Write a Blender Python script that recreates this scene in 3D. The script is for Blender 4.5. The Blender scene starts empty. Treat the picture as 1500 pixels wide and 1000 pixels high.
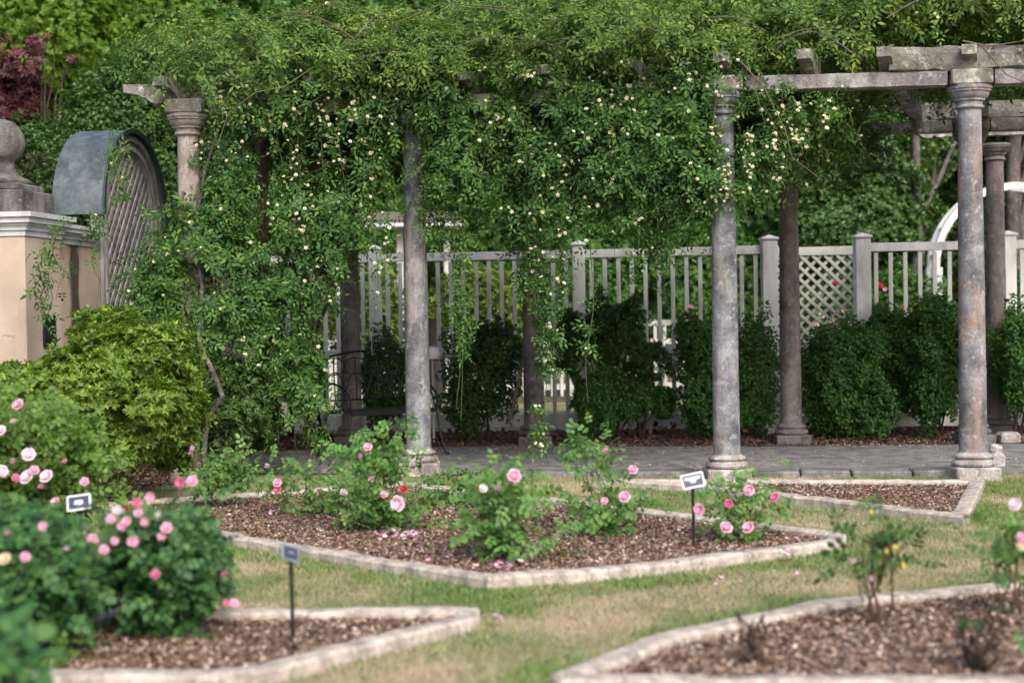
import bpy, math, random
import numpy as np
from mathutils import Vector, Matrix

random.seed(7)
RNG = np.random.default_rng(11)
scene = bpy.context.scene
COL = scene.collection

# ------------------------------------------------------------------ camera
FPX, HCAM, HORIZ, ROLL = 2292.0, 1.4, 462.0, math.radians(0.9)
pit = math.atan((500 - HORIZ) / FPX)
F = Vector((0, math.cos(pit), -math.sin(pit)))
U0 = Vector((0, math.sin(pit), math.cos(pit))); R0 = Vector((1, 0, 0))
RV = R0 * math.cos(ROLL) - U0 * math.sin(ROLL)
UV = U0 * math.cos(ROLL) + R0 * math.sin(ROLL)
CAMLOC = Vector((0, 0, HCAM))
cam_data = bpy.data.cameras.new('camera')
cam = bpy.data.objects.new('camera', cam_data); COL.objects.link(cam)
M = Matrix((RV, UV, -F)).transposed().to_4x4(); M.translation = CAMLOC
cam.matrix_world = M
cam_data.sensor_width = 36.0; cam_data.lens = 36.0 * FPX / 1500.0
cam_data.clip_start = 0.1; cam_data.clip_end = 500
cam_data.dof.use_dof = True; cam_data.dof.focus_distance = 13.3; cam_data.dof.aperture_fstop = 1.45
scene.camera = cam

# ------------------------------------------------------------------ light
SUN_EL, SUN_AZ = math.radians(42), math.radians(160)     # azimuth clockwise from +Y: behind the camera
world = bpy.data.worlds.new('World'); scene.world = world; world.use_nodes = True
wn = world.node_tree.nodes; wl = world.node_tree.links
bg = wn['Background']; sky = wn.new('ShaderNodeTexSky'); sky.sky_type = 'NISHITA'
sky.sun_disc = False; sky.sun_elevation = SUN_EL; sky.sun_rotation = SUN_AZ
sky.air_density = 1.0; sky.dust_density = 4.0; sky.ozone_density = 1.0
wl.new(sky.outputs['Color'], bg.inputs['Color']); bg.inputs['Strength'].default_value = 0.125
sl = bpy.data.lights.new('sun', 'SUN'); sl.energy = 1.2; sl.angle = math.radians(30); sl.color = (1.0, 0.975, 0.945)
so = bpy.data.objects.new('sun', sl); COL.objects.link(so)
sdir = Vector((math.sin(SUN_AZ) * math.cos(SUN_EL), math.cos(SUN_AZ) * math.cos(SUN_EL), math.sin(SUN_EL)))
so.rotation_euler = sdir.to_track_quat('Z', 'Y').to_euler(); so.location = (0, 0, 20)
scene.view_settings.view_transform = 'Standard'; scene.view_settings.look = 'None'
scene.view_settings.exposure = 1.12; scene.view_settings.gamma = 1; scene.view_settings.use_curve_mapping = False
scene.cycles.use_denoising = True
scene.cycles.max_bounces = 6; scene.cycles.diffuse_bounces = 4; scene.cycles.glossy_bounces = 2
scene.cycles.transmission_bounces = 3; scene.cycles.transparent_max_bounces = 4

# ------------------------------------------------------------------ helpers
def P(px, py, Y):
    d = F + RV * ((px - 750) / FPX) + UV * ((500 - py) / FPX)
    return CAMLOC + d * (Y / d.y)
def G(px, py, z=0.0):
    d = F + RV * ((px - 750) / FPX) + UV * ((500 - py) / FPX)
    return CAMLOC + d * ((z - HCAM) / d.z)

_lat = RNG.random((24, 24, 24))
def vnoise(p, scale, off=0.0):
    q = np.asarray(p, dtype=float) / scale + off + 100.0
    i = np.floor(q).astype(int); f = q - i; f = f * f * (3 - 2 * f)
    out = 0
    for dx in (0, 1):
        for dy in (0, 1):
            for dz in (0, 1):
                w = (f[:, 0] if dx else 1 - f[:, 0]) * (f[:, 1] if dy else 1 - f[:, 1]) * (f[:, 2] if dz else 1 - f[:, 2])
                out = out + w * _lat[(i[:, 0] + dx) % 24, (i[:, 1] + dy) % 24, (i[:, 2] + dz) % 24]
    return out

def mesh_np(name, V, Fc, mat, smooth=False):
    V = np.ascontiguousarray(V, dtype=np.float32); Fc = np.ascontiguousarray(Fc, dtype=np.int32)
    me = bpy.data.meshes.new(name)
    me.vertices.add(len(V)); me.vertices.foreach_set('co', V.ravel())
    n, k = Fc.shape
    me.loops.add(n * k); me.loops.foreach_set('vertex_index', Fc.ravel())
    me.polygons.add(n); me.polygons.foreach_set('loop_start', np.arange(0, n * k, k, dtype=np.int32))
    try: me.polygons.foreach_set('loop_total', np.full(n, k, dtype=np.int32))
    except Exception: pass
    if smooth: me.polygons.foreach_set('use_smooth', np.ones(n, dtype=bool))
    me.update(calc_edges=True)
    if mat: me.materials.append(mat)
    return me

def tag(o, label=None, cat=None, group=None, kind=None):
    if label: o['label'] = label
    if cat: o['category'] = cat
    if group: o['group'] = group
    if kind: o['kind'] = kind
    return o
def link(name, me, parent=None, loc=None):
    o = bpy.data.objects.new(name, me); COL.objects.link(o)
    if parent: o.parent = parent
    if loc is not None: o.location = loc
    return o
def empty(name, loc=(0, 0, 0), rz=0):
    o = bpy.data.objects.new(name, None); COL.objects.link(o); o.location = loc; o.rotation_euler = (0, 0, rz)
    o.empty_display_size = 0.1
    return o

class MB:
    """collects polygons for one mesh"""
    def __init__(s): s.v = []; s.f = []
    def add(s, vs, fs):
        b = len(s.v); s.v += [tuple(v) for v in vs]; s.f += [tuple(b + i for i in f) for f in fs]; return s
    def box(s, c, d, R=None, bev=0.0):
        hx, hy, hz = d[0] / 2, d[1] / 2, d[2] / 2
        c = Vector(c)
        if bev <= 0:
            vs = [Vector((x * hx, y * hy, z * hz)) for x in (-1, 1) for y in (-1, 1) for z in (-1, 1)]
            fs = [(0, 1, 3, 2), (4, 6, 7, 5), (0, 4, 5, 1), (2, 3, 7, 6), (0, 2, 6, 4), (1, 5, 7, 3)]
        else:   # chamfered vertical edges and top/bottom rims
            b = min(bev, hx * .45, hy * .45, hz * .45)
            ring = lambda ix, iy, z: [Vector((x, y, z)) for x, y in ((-ix + 0, -iy), (ix, -iy), (ix, iy), (-ix, iy))]
            def oct_(hx, hy, b, z):
                return [Vector(p + (z,)) for p in ((-hx + b, -hy), (hx - b, -hy), (hx, -hy + b), (hx, hy - b), (hx - b, hy), (-hx + b, hy), (-hx, hy - b), (-hx, -hy + b))]
            rs = [oct_(hx - b, hy - b, b * .5, -hz), oct_(hx, hy, b, -hz + b), oct_(hx, hy, b, hz - b), oct_(hx - b, hy - b, b * .5, hz)]
            vs = sum(rs, []); fs = [tuple(range(7, -1, -1)), tuple(range(24, 32))]
            for k in range(3):
                for i in range(8):
                    j = (i + 1) % 8; fs.append((k * 8 + i, k * 8 + j, k * 8 + 8 + j, k * 8 + 8 + i))
        if R is not None: vs = [R @ v for v in vs]
        return s.add([c + v for v in vs], fs)
    def tube(s, pts, rad, n=6, cap=True):
        pts = [Vector(p) for p in pts]; m = len(pts)
        if not hasattr(rad, '__len__'): rad = [rad] * m
        vs = []; ref = None
        for i, p in enumerate(pts):
            t = (pts[min(i + 1, m - 1)] - pts[max(i - 1, 0)])
            t = t.normalized() if t.length > 1e-9 else Vector((0, 0, 1))
            if ref is None: ref = t.orthogonal().normalized()
            ref = (ref - t * ref.dot(t)); ref = ref.normalized() if ref.length > 1e-6 else t.orthogonal().normalized()
            b = t.cross(ref)
            for k in range(n):
                a = 2 * math.pi * k / n
                vs.append(p + (ref * math.cos(a) + b * math.sin(a)) * rad[i])
        fs = [(i * n + k, i * n + (k + 1) % n, (i + 1) * n + (k + 1) % n, (i + 1) * n + k) for i in range(m - 1) for k in range(n)]
        if cap: fs += [tuple(range(n - 1, -1, -1)), tuple((m - 1) * n + k for k in range(n))]
        return s.add(vs, fs)
    def lathe(s, prof, n=40, c=(0, 0, 0), wob=0.0):
        c = Vector(c); vs = []
        for (r, z) in prof:
            for k in range(n):
                a = 2 * math.pi * k / n
                rr = r * (1 + wob * math.sin(3 * a + z * 5) + wob * .6 * math.sin(7 * a - z * 13))
                vs.append(c + Vector((rr * math.cos(a), rr * math.sin(a), z)))
        m = len(prof)
        fs = [(i * n + k, i * n + (k + 1) % n, (i + 1) * n + (k + 1) % n, (i + 1) * n + k) for i in range(m - 1) for k in range(n)]
        fs += [tuple(range(n - 1, -1, -1)), tuple((m - 1) * n + k for k in range(n))]
        return s.add(vs, fs)
    def prism(s, outline, origin, ax, up, nrm, thick):
        """outline (u,v) extruded +-thick/2 along nrm"""
        o = Vector(origin); ax = Vector(ax); up = Vector(up); nrm = Vector(nrm); n = len(outline)
        A = [o + ax * u + up * v - nrm * thick / 2 for u, v in outline]
        B = [p + nrm * thick for p in A]
        fs = [tuple(range(n)), tuple(range(2 * n - 1, n - 1, -1))] + [(i, n + i, n + (i + 1) % n, (i + 1) % n) for i in range(n)]
        return s.add(A + B, fs)
    def mesh(s, name, mat, smooth=False):
        me = bpy.data.meshes.new(name); me.from_pydata(s.v, [], s.f)
        if smooth:
            me.polygons.foreach_set('use_smooth', [True] * len(me.polygons))
            try: me.set_sharp_from_angle(angle=math.radians(38))
            except Exception: pass
        if mat: me.materials.append(mat)
        me.update(); return me
    def build(s, name, mat, parent=None, smooth=False, loc=None):
        return link(name, s.mesh(name, mat, smooth), parent, loc)

# ------------------------------------------------------------------ materials
def newmat(name):
    m = bpy.data.materials.new(name); m.use_nodes = True
    nt = m.node_tree; return m, nt, nt.nodes, nt.links, nt.nodes['Principled BSDF']
def ramp(nodes, stops, interp='LINEAR'):
    r = nodes.new('ShaderNodeValToRGB'); cr = r.color_ramp; cr.interpolation = interp
    while len(cr.elements) < len(stops): cr.elements.new(0.5)
    for e, (p, c) in zip(cr.elements, stops): e.position = p; e.color = (*c, 1)
    return r
def noise(nodes, links, vec, scale, detail=4, rough=0.6, dist=0.0):
    n = nodes.new('ShaderNodeTexNoise'); n.inputs['Scale'].default_value = scale
    n.inputs['Detail'].default_value = detail; n.inputs['Roughness'].default_value = rough
    n.inputs['Distortion'].default_value = dist
    if vec is not None: links.new(vec, n.inputs['Vector'])
    return n
def mixc(nodes, links, fac, a, b, mode='MIX'):
    m = nodes.new('ShaderNodeMix'); m.data_type = 'RGBA'; m.blend_type = mode
    if isinstance(fac, (int, float)): m.inputs[0].default_value = fac
    else: links.new(fac, m.inputs[0])
    for s, v in ((6, a), (7, b)):
        if isinstance(v, tuple): m.inputs[s].default_value = (*v, 1)
        else: links.new(v, m.inputs[s])
    return m.outputs[2]
def pos(nodes, links, scale=(1, 1, 1)):
    g = nodes.new('ShaderNodeNewGeometry')
    mp = nodes.new('ShaderNodeMapping'); mp.inputs['Scale'].default_value = scale
    links.new(g.outputs['Position'], mp.inputs['Vector']); return mp.outputs[0]

def leafmat(name, stops, rough=0.45, transl=0.3, spec=0.4, var=0.5, vscale=1.3):
    m, nt, N, L, bs = newmat(name)
    g = N.new('ShaderNodeNewGeometry')
    nz = noise(N, L, g.outputs['Position'], vscale, 2)
    mm = N.new('ShaderNodeMath'); mm.operation = 'MULTIPLY_ADD'
    L.new(nz.outputs[0], mm.inputs[0]); mm.inputs[1].default_value = var
    m2 = N.new('ShaderNodeMath'); m2.operation = 'MULTIPLY_ADD'
    L.new(g.outputs['Random Per Island'], m2.inputs[0]); m2.inputs[1].default_value = 1 - var * .7; m2.inputs[2].default_value = -var * 0.15
    L.new(m2.outputs[0], mm.inputs[2])
    r = ramp(N, stops); L.new(mm.outputs[0], r.inputs[0])
    bs.inputs['Roughness'].default_value = rough
    bs.inputs['Specular IOR Level'].default_value = spec
    L.new(r.outputs[0], bs.inputs['Base Color'])
    tr = N.new('ShaderNodeBsdfTranslucent')
    tc = mixc(N, L, 1.0, r.outputs[0], (1.25, 1.3, .55), 'MULTIPLY'); L.new(tc, tr.inputs['Color'])
    mx = N.new('ShaderNodeMixShader'); mx.inputs[0].default_value = transl
    L.new(bs.outputs[0], mx.inputs[1]); L.new(tr.outputs[0], mx.inputs[2])
    L.new(mx.outputs[0], N['Material Output'].inputs['Surface'])
    return m

def stonemat(name, base, light, dark, stain=None, stain_amt=0.3, bump=0.4, scale=1.0, moss=0.0, rough=0.85, lich=.6):
    m, nt, N, L, bs = newmat(name)
    p = pos(N, L); ps = pos(N, L, (1, 1, 0.22))
    n1 = noise(N, L, p, 5 * scale, 9, .68); r1 = ramp(N, [(0.3, dark), (0.5, base), (0.72, light)]); L.new(n1.outputs[0], r1.inputs[0])
    n2 = noise(N, L, ps, 6 * scale, 5, .6); r2 = ramp(N, [(0.38, (.42, .42, .43)), (0.62, (1.08, 1.08, 1.08))]); L.new(n2.outputs[0], r2.inputs[0])
    c = mixc(N, L, 0.75, r1.outputs[0], r2.outputs[0], 'MULTIPLY')
    n3 = noise(N, L, p, 55 * scale, 4, .7); r3 = ramp(N, [(0.35, (.6, .6, .6)), (.6, (1.1, 1.1, 1.1))]); L.new(n3.outputs[0], r3.inputs[0])
    c = mixc(N, L, 0.8, c, r3.outputs[0], 'MULTIPLY')
    if stain:
        n4 = noise(N, L, ps, 4.2, 7, .7, .4); r4 = ramp(N, [(0.50, (0, 0, 0)), (0.62, (stain_amt,) * 3)]); L.new(n4.outputs[0], r4.inputs[0])
        c = mixc(N, L, r4.outputs[0], c, stain)
    n5 = noise(N, L, p, 13 * scale, 7, .7, 0.0); r5 = ramp(N, [(0.555, (0, 0, 0)), (0.62, (lich,) * 3)]); L.new(n5.outputs[0], r5.inputs[0])
    c = mixc(N, L, r5.outputs[0], c, tuple(min(1, x * 1.05) for x in light))
    if moss > 0:
        n6 = noise(N, L, p, 7, 5, .7); r6 = ramp(N, [(0.5, (0, 0, 0)), (0.62, (moss,) * 3)]); L.new(n6.outputs[0], r6.inputs[0])
        c = mixc(N, L, r6.outputs[0], c, (.09, .10, .045))
    L.new(c, bs.inputs['Base Color']); bs.inputs['Roughness'].default_value = rough; bs.inputs['Specular IOR Level'].default_value = .25
    b = N.new('ShaderNodeBump'); b.inputs['Strength'].default_value = bump; b.inputs['Distance'].default_value = 0.02
    ad = N.new('ShaderNodeMath'); ad.operation = 'ADD'; L.new(n1.outputs[0], ad.inputs[0]); L.new(n3.outputs[0], ad.inputs[1])
    L.new(ad.outputs[0], b.inputs['Height']); L.new(b.outputs[0], bs.inputs['Normal'])
    return m

def plainmat(name, c, rough=0.6, vary=0.15, scale=12, metal=0.0, bump=0.1, spec=.4, stretch=(1, 1, 1)):
    m, nt, N, L, bs = newmat(name)
    p = pos(N, L, stretch)
    n = noise(N, L, p, scale, 6, .65); lo = tuple(x * (1 - vary * 2) for x in c); hi = tuple(min(1, x * (1 + vary)) for x in c)
    r = ramp(N, [(0.3, lo), (0.55, c), (0.75, hi)]); L.new(n.outputs[0], r.inputs[0]); L.new(r.outputs[0], bs.inputs['Base Color'])
    bs.inputs['Roughness'].default_value = rough; bs.inputs['Metallic'].default_value = metal; bs.inputs['Specular IOR Level'].default_value = spec
    b = N.new('ShaderNodeBump'); b.inputs['Strength'].default_value = bump; b.inputs['Distance'].default_value = .01
    L.new(n.outputs[0], b.inputs['Height']); L.new(b.outputs[0], bs.inputs['Normal'])
    return m
def islandmat(name, stops, rough=.8, transl=0.0, spec=.2):
    m, nt, N, L, bs = newmat(name); g = N.new('ShaderNodeNewGeometry'); r = ramp(N, stops)
    L.new(g.outputs['Random Per Island'], r.inputs[0]); L.new(r.outputs[0], bs.inputs['Base Color'])
    bs.inputs['Roughness'].default_value = rough; bs.inputs['Specular IOR Level'].default_value = spec
    if transl:
        tr = N.new('ShaderNodeBsdfTranslucent'); L.new(r.outputs[0], tr.inputs['Color'])
        mx = N.new('ShaderNodeMixShader'); mx.inputs[0].default_value = transl
        L.new(bs.outputs[0], mx.inputs[1]); L.new(tr.outputs[0], mx.inputs[2]); L.new(mx.outputs[0], N['Material Output'].inputs['Surface'])
    return m

MT = {}
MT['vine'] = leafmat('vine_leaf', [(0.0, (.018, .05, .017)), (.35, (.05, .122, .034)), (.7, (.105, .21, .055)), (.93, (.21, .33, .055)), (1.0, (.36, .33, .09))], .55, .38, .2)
MT['vine_sunlit'] = leafmat('vine_sunlit_leaf', [(0.0, (.028, .06, .018)), (.4, (.075, .145, .034)), (.72, (.145, .235, .05)), (.9, (.27, .34, .06)), (1.0, (.46, .30, .09))], .55, .35, .2)  # roof vine: sunlit brightness put into a yellower leaf colour
MT['box'] = leafmat('boxwood_leaf', [(0.0, (.028, .085, .026)), (.5, (.066, .175, .042)), (1.0, (.17, .33, .065))], .45, .25, .35)
MT['yew'] = leafmat('yew_leaf', [(0.0, (.022, .06, .018)), (.5, (.05, .125, .03)), (1.0, (.13, .25, .055))], .45, .25, .35)
MT['azalea'] = leafmat('azalea_leaf', [(0.0, (.035, .08, .016)), (.35, (.10, .18, .026)), (.7, (.19, .30, .036)), (.93, (.31, .40, .05)), (1.0, (.45, .42, .06))], .45, .35)
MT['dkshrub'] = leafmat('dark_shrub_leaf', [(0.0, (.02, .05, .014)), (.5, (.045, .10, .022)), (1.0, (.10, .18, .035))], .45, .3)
MT['hedge'] = leafmat('hedge_leaf', [(0.0, (.025, .06, .016)), (.5, (.06, .135, .03)), (.85, (.12, .215, .045)), (1.0, (.26, .26, .10))], .4, .3, .45)
MT['tree'] = leafmat('tree_leaf', [(0.0, (.03, .08, .018)), (.5, (.07, .17, .032)), (1.0, (.15, .28, .05))], .45, .4, .4)
MT['brtree'] = leafmat('bright_tree_leaf', [(0.0, (.06, .13, .014)), (.5, (.13, .25, .025)), (1.0, (.28, .40, .04))], .5, .5)
MT['far'] = leafmat('far_leaf', [(0.0, (.02, .05, .015)), (1.0, (.06, .12, .03))], .6, .3)
MT['maple'] = leafmat('maple_leaf', [(0.0, (.04, .018, .018)), (.5, (.14, .048, .055)), (1.0, (.30, .12, .13))], .5, .3)
MT['rose'] = leafmat('rose_leaf', [(0.0, (.05, .12, .03)), (.5, (.11, .235, .055)), (.85, (.18, .32, .075)), (1.0, (.36, .40, .09))], .5, .35)
MT['roselt'] = leafmat('pale_rose_leaf', [(0.0, (.06, .12, .025)), (.5, (.13, .24, .045)), (1.0, (.24, .36, .08))], .5, .4)
MT['rosedk'] = leafmat('dark_rose_leaf', [(0.0, (.018, .06, .02)), (.5, (.042, .12, .034)), (1.0, (.11, .22, .06))], .5, .2, .3)
MT['bark'] = plainmat('bark', (.06, .042, .03), .9, .35, 30, bump=.8, stretch=(1, 1, .25))
MT['barkred'] = plainmat('reddish_bark', (.10, .055, .035), .85, .35, 25, bump=.8, stretch=(1, 1, .3))
MT['cane'] = plainmat('green_cane', (.09, .12, .04), .6, .3, 10)
MT['caneold'] = plainmat('brown_cane', (.13, .10, .06), .8, .3, 20)
MT['trunkgray'] = stonemat('gray_trunk', (.14, .12, .11), (.24, .22, .2), (.06, .05, .045), bump=.8)
MT['banks'] = islandmat('cream_petal', [(0, (.70, .58, .36)), (.35, (.82, .76, .56)), (1, (.90, .88, .78))], .7, .25)
for nm, st in (('pink', [(0, (.80, .34, .52)), (.5, (.86, .48, .64)), (1, (.92, .68, .78))]), ('palepink', [(0, (.86, .60, .72)), (1, (.94, .85, .89))]),
               ('deeppink', [(0, (.70, .14, .32)), (1, (.84, .32, .50))]), ('red', [(0, (.55, .03, .05)), (1, (.72, .10, .11))]),
               ('cream', [(0, (.78, .58, .36)), (1, (.88, .78, .66))]), ('yellow', [(0, (.42, .36, .05)), (1, (.5, .44, .09))])):
    MT[nm] = islandmat(nm + '_petal', st, .65, .25)
MT['col_a'] = stonemat('column_stone', (.20, .205, .222), (.35, .355, .38), (.07, .073, .084), (.38, .30, .22), .55)
MT['col_rust'] = stonemat('column_stone_stained', (.225, .222, .24), (.37, .368, .39), (.10, .10, .113), (.38, .22, .13), .65)
MT['col_pale'] = stonemat('column_stone_pale', (.36, .31, .29), (.46, .42, .4), (.17, .14, .13), (.40, .28, .2), .4)
MT['col_shaded'] = stonemat('column_stone_shaded', (.20, .18, .17), (.29, .265, .25), (.09, .078, .072), (.26, .19, .14), .3)  # rear row: shade under the pergola put into a darker stone colour
MT['plinth'] = stonemat('plinth_stone', (.42, .38, .36), (.6, .57, .54), (.16, .14, .13), (.35, .25, .17), .4)
MT['beam'] = stonemat('beam_stone', (.27, .25, .235), (.50, .49, .44), (.075, .065, .06), (.3, .3, .2), .4, .8, .55, moss=.5, lich=.85)
MT['beamclean'] = stonemat('architrave_stone', (.30, .27, .275), (.42, .39, .39), (.15, .13, .13), (.3, .25, .2), .25, .5, moss=.2)
MT['finial'] = stonemat('finial_stone', (.125, .115, .11), (.22, .205, .2), (.07, .06, .06), (.3, .28, .24), .4, .6)
MT['cornice'] = plainmat('cornice_paint', (.50, .50, .52), .6, .18, 5, stretch=(1, 1, .3))
MT['copper'] = stonemat('copper_patina', (.10, .125, .135), (.15, .175, .185), (.06, .075, .08), (.07, .105, .12), .6, .12, .35, rough=.42)
MT['copperedge'] = plainmat('copper_edge', (.03, .055, .05), .5, .3, 8)
MT['graypaint'] = plainmat('gray_painted_wood', (.36, .335, .33), .7, .3, 10, stretch=(1, 1, .3))
MT['fence'] = plainmat('fence_paint', (.68, .68, .665), .6, .2, 5, stretch=(1, 1, .4))
MT['lattice'] = plainmat('lattice_paint', (.52, .51, .46), .65, .14, 6)
MT['white'] = plainmat('white_paint', (.55, .555, .56), .6, .1, 6)
MT['iron'] = plainmat('black_iron', (.012, .013, .015), .45, .2, 20, metal=.3)
MT['signstake'] = plainmat('sign_stake_paint', (.012, .014, .02), .4, .2, 20)
MT['signwhite'] = plainmat('sign_frame', (.62, .64, .68), .4, .05, 20)
MT['signface'] = plainmat('sign_plate', (.045, .05, .085), .35, .1, 20)
MT['plaque'] = plainmat('plaque_metal', (.02, .026, .028), .45, .3, 30, metal=.4)
MT['globe'] = plainmat('globe_white', (.85, .86, .88), .3, .03, 5)

# stucco with dark run-off stains
def stucco():
    m, nt, N, L, bs = newmat('tan_stucco')
    p = pos(N, L); ps = pos(N, L, (1, 1, .10))
    n1 = noise(N, L, p, 2.2, 6, .6); r1 = ramp(N, [(.3, (.36, .27, .215)), (.6, (.47, .37, .30)), (.8, (.54, .46, .40))]); L.new(n1.outputs[0], r1.inputs[0])
    n2 = noise(N, L, ps, 5.5, 5, .6); r2 = ramp(N, [(.57, (0, 0, 0)), (.68, (.55, .52, .5))]); L.new(n2.outputs[0], r2.inputs[0])
    c = mixc(N, L, r2.outputs[0], r1.outputs[0], (.13, .11, .09))
    L.new(c, bs.inputs['Base Color']); bs.inputs['Roughness'].default_value = .9
    n3 = noise(N, L, p, 60, 4, .7); b = N.new('ShaderNodeBump'); b.inputs['Strength'].default_value = .25; b.inputs['Distance'].default_value = .01
    L.new(n3.outputs[0], b.inputs['Height']); L.new(b.outputs[0], bs.inputs['Normal']); return m
MT['stucco'] = stucco()
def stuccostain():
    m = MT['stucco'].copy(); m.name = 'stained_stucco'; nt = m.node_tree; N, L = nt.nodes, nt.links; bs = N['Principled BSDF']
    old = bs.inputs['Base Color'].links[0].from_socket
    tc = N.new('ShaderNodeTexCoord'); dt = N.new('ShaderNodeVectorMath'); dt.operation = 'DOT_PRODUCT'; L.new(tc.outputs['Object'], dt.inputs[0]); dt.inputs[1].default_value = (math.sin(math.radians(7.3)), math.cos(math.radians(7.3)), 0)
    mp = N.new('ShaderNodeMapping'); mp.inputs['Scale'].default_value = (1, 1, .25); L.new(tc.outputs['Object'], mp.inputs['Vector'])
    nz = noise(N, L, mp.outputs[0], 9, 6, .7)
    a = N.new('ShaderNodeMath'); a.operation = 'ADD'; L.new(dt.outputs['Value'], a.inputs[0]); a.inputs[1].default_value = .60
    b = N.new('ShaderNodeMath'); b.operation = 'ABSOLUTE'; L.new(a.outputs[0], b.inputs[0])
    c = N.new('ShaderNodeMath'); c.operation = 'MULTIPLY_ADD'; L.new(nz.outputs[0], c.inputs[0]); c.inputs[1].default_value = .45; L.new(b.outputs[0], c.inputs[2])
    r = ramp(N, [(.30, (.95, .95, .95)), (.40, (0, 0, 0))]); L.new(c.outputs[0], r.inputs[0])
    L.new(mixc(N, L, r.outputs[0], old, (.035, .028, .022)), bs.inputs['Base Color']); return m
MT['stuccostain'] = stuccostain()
MT['stainblack'] = plainmat('soot_stain', (.035, .03, .027), .95, .4, 14, stretch=(1, 1, .2))

def grassground():
    m, nt, N, L, bs = newmat('grass_ground')
    p = pos(N, L)
    n1 = noise(N, L, p, 1.1, 5, .6); r1 = ramp(N, [(.38, (.12, .16, .05)), (.50, (.23, .21, .115)), (.64, (.32, .26, .17))]); L.new(n1.outputs[0], r1.inputs[0])
    n2 = noise(N, L, p, 45, 4, .7); r2 = ramp(N, [(.3, (.55, .55, .55)), (.7, (1.2, 1.2, 1.2))]); L.new(n2.outputs[0], r2.inputs[0])
    c = mixc(N, L, .8, r1.outputs[0], r2.outputs[0], 'MULTIPLY'); L.new(c, bs.inputs['Base Color']); bs.inputs['Roughness'].default_value = .95
    b = N.new('ShaderNodeBump'); b.inputs['Strength'].default_value = .5; b.inputs['Distance'].default_value = .02; L.new(n2.outputs[0], b.inputs['Height']); L.new(b.outputs[0], bs.inputs['Normal'])
    return m
MT['ground'] = grassground()
MT['mulch'] = plainmat('mulch_soil', (.11, .074, .058), .95, .4, 40, bump=.8)
MT['path'] = stonemat('path_paving', (.25, .245, .24), (.32, .31, .30), (.17, .167, .163), (.25, .22, .18), .35, .35, .9)
MT['slab'] = stonemat('kerb_slab', (.20, .20, .19), (.30, .30, .28), (.10, .10, .09), (.12, .13, .08), .4, .5)
MT['edging'] = stonemat('edging_concrete', (.58, .50, .43), (.70, .63, .55), (.36, .30, .25), (.40, .31, .24), .4, .5, 2.2)
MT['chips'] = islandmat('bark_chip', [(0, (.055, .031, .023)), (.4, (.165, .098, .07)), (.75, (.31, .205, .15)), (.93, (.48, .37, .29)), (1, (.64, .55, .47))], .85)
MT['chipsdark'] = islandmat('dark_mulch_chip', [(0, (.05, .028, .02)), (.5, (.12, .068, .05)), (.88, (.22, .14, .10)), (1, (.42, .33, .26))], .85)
MT['litter'] = islandmat('dry_leaf', [(0, (.055, .026, .018)), (.6, (.12, .06, .04)), (1, (.22, .13, .09))], .8)
MT['paletter'] = islandmat('fallen_petal_dry', [(0, (.25, .19, .13)), (1, (.52, .44, .34))], .9)

# ------------------------------------------------------------------ leaf prototypes and scatter
def leaf(L, w, base=(0, 0, 0), ang=0.0, lift=.15, fine=False, pitch=0.0):
    if not fine:
        v = np.array([[0, 0, 0], [-w, .45 * L, lift * w * 2], [0, L, -lift * L * .5], [w, .45 * L, lift * w * 2]]); f = np.array([[0, 3, 2], [0, 2, 1]])
    else:
        v = np.array([[0, 0, 0], [-w, .3 * L, lift * w], [-w * .85, .7 * L, lift * w * .6], [0, L, -lift * L * .6], [w * .85, .7 * L, lift * w * .6], [w, .3 * L, lift * w]])
        f = np.array([[0, 5, 4], [0, 4, 3], [0, 3, 2], [0, 2, 1]])
    cp, sp = math.cos(pitch), math.sin(pitch)
    v = v @ np.array([[1, 0, 0], [0, cp, sp], [0, -sp, cp]])
    c, s = math.cos(ang), math.sin(ang)
    v = v @ np.array([[c, s, 0], [-s, c, 0], [0, 0, 1]]) + np.array(base)
    return v, f
def combine(parts):
    V = []; Fc = []; b = 0
    for v, f in parts: V.append(v); Fc.append(f + b); b += len(v)
    return np.vstack(V), np.vstack(Fc)
def compound(L, w, n_pairs=2, gap=.028, fine=False):
    ps = []
    for i in range(n_pairs):
        y = gap * (i + .6)
        for s in (-1, 1): ps.append(leaf(L * (.8 + .1 * i), w * .9, (0, y, 0), s * -1.0, fine=fine, pitch=-.15))
    ps.append(leaf(L * 1.1, w, (0, gap * (n_pairs + .3), 0), 0, fine=fine, pitch=-.2))
    return combine(ps)
def whorl(L, w, n, up=.5, fine=False):
    ps = [leaf(L * (0.85 + .3 * ((i * 7) % 5) / 5), w, (0, 0, 0), 2 * math.pi * i / n + .3 * ((i * 3) % 4), fine=fine, pitch=up * (0.5 + .9 * ((i * 5) % 3) / 2)) for i in range(n)]
    return combine(ps)
SPRAY = compound(.042, .0095)
SPRAY2 = compound(.052, .0115, 2, .031)
def star():
    ps = []
    for i in range(3):
        v, f = compound(.044, .0098, 1, .03); a = 2.1 * i + .3; c, s = math.cos(a), math.sin(a)
        v = v @ np.array([[1, 0, 0], [0, .93, .36], [0, -.36, .93]]); ps.append((v @ np.array([[c, s, 0], [-s, c, 0], [0, 0, 1]]), f))
    return combine(ps)
STAR = star()
ROSELEAF = compound(.036, .0125, 2, .028, True)
BOXSPRIG = whorl(.026, .009, 7, .7)
YEWSPRIG = whorl(.034, .005, 8, .6)
AZWHORL = whorl(.05, .011, 6, .45)
HEDGESP = whorl(.06, .015, 6, .5)
TREESP = whorl(.085, .024, 6, .3)
BIGSP = whorl(.22, .06, 6, .3)
MAPLESP = whorl(.06, .010, 7, .1)

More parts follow.
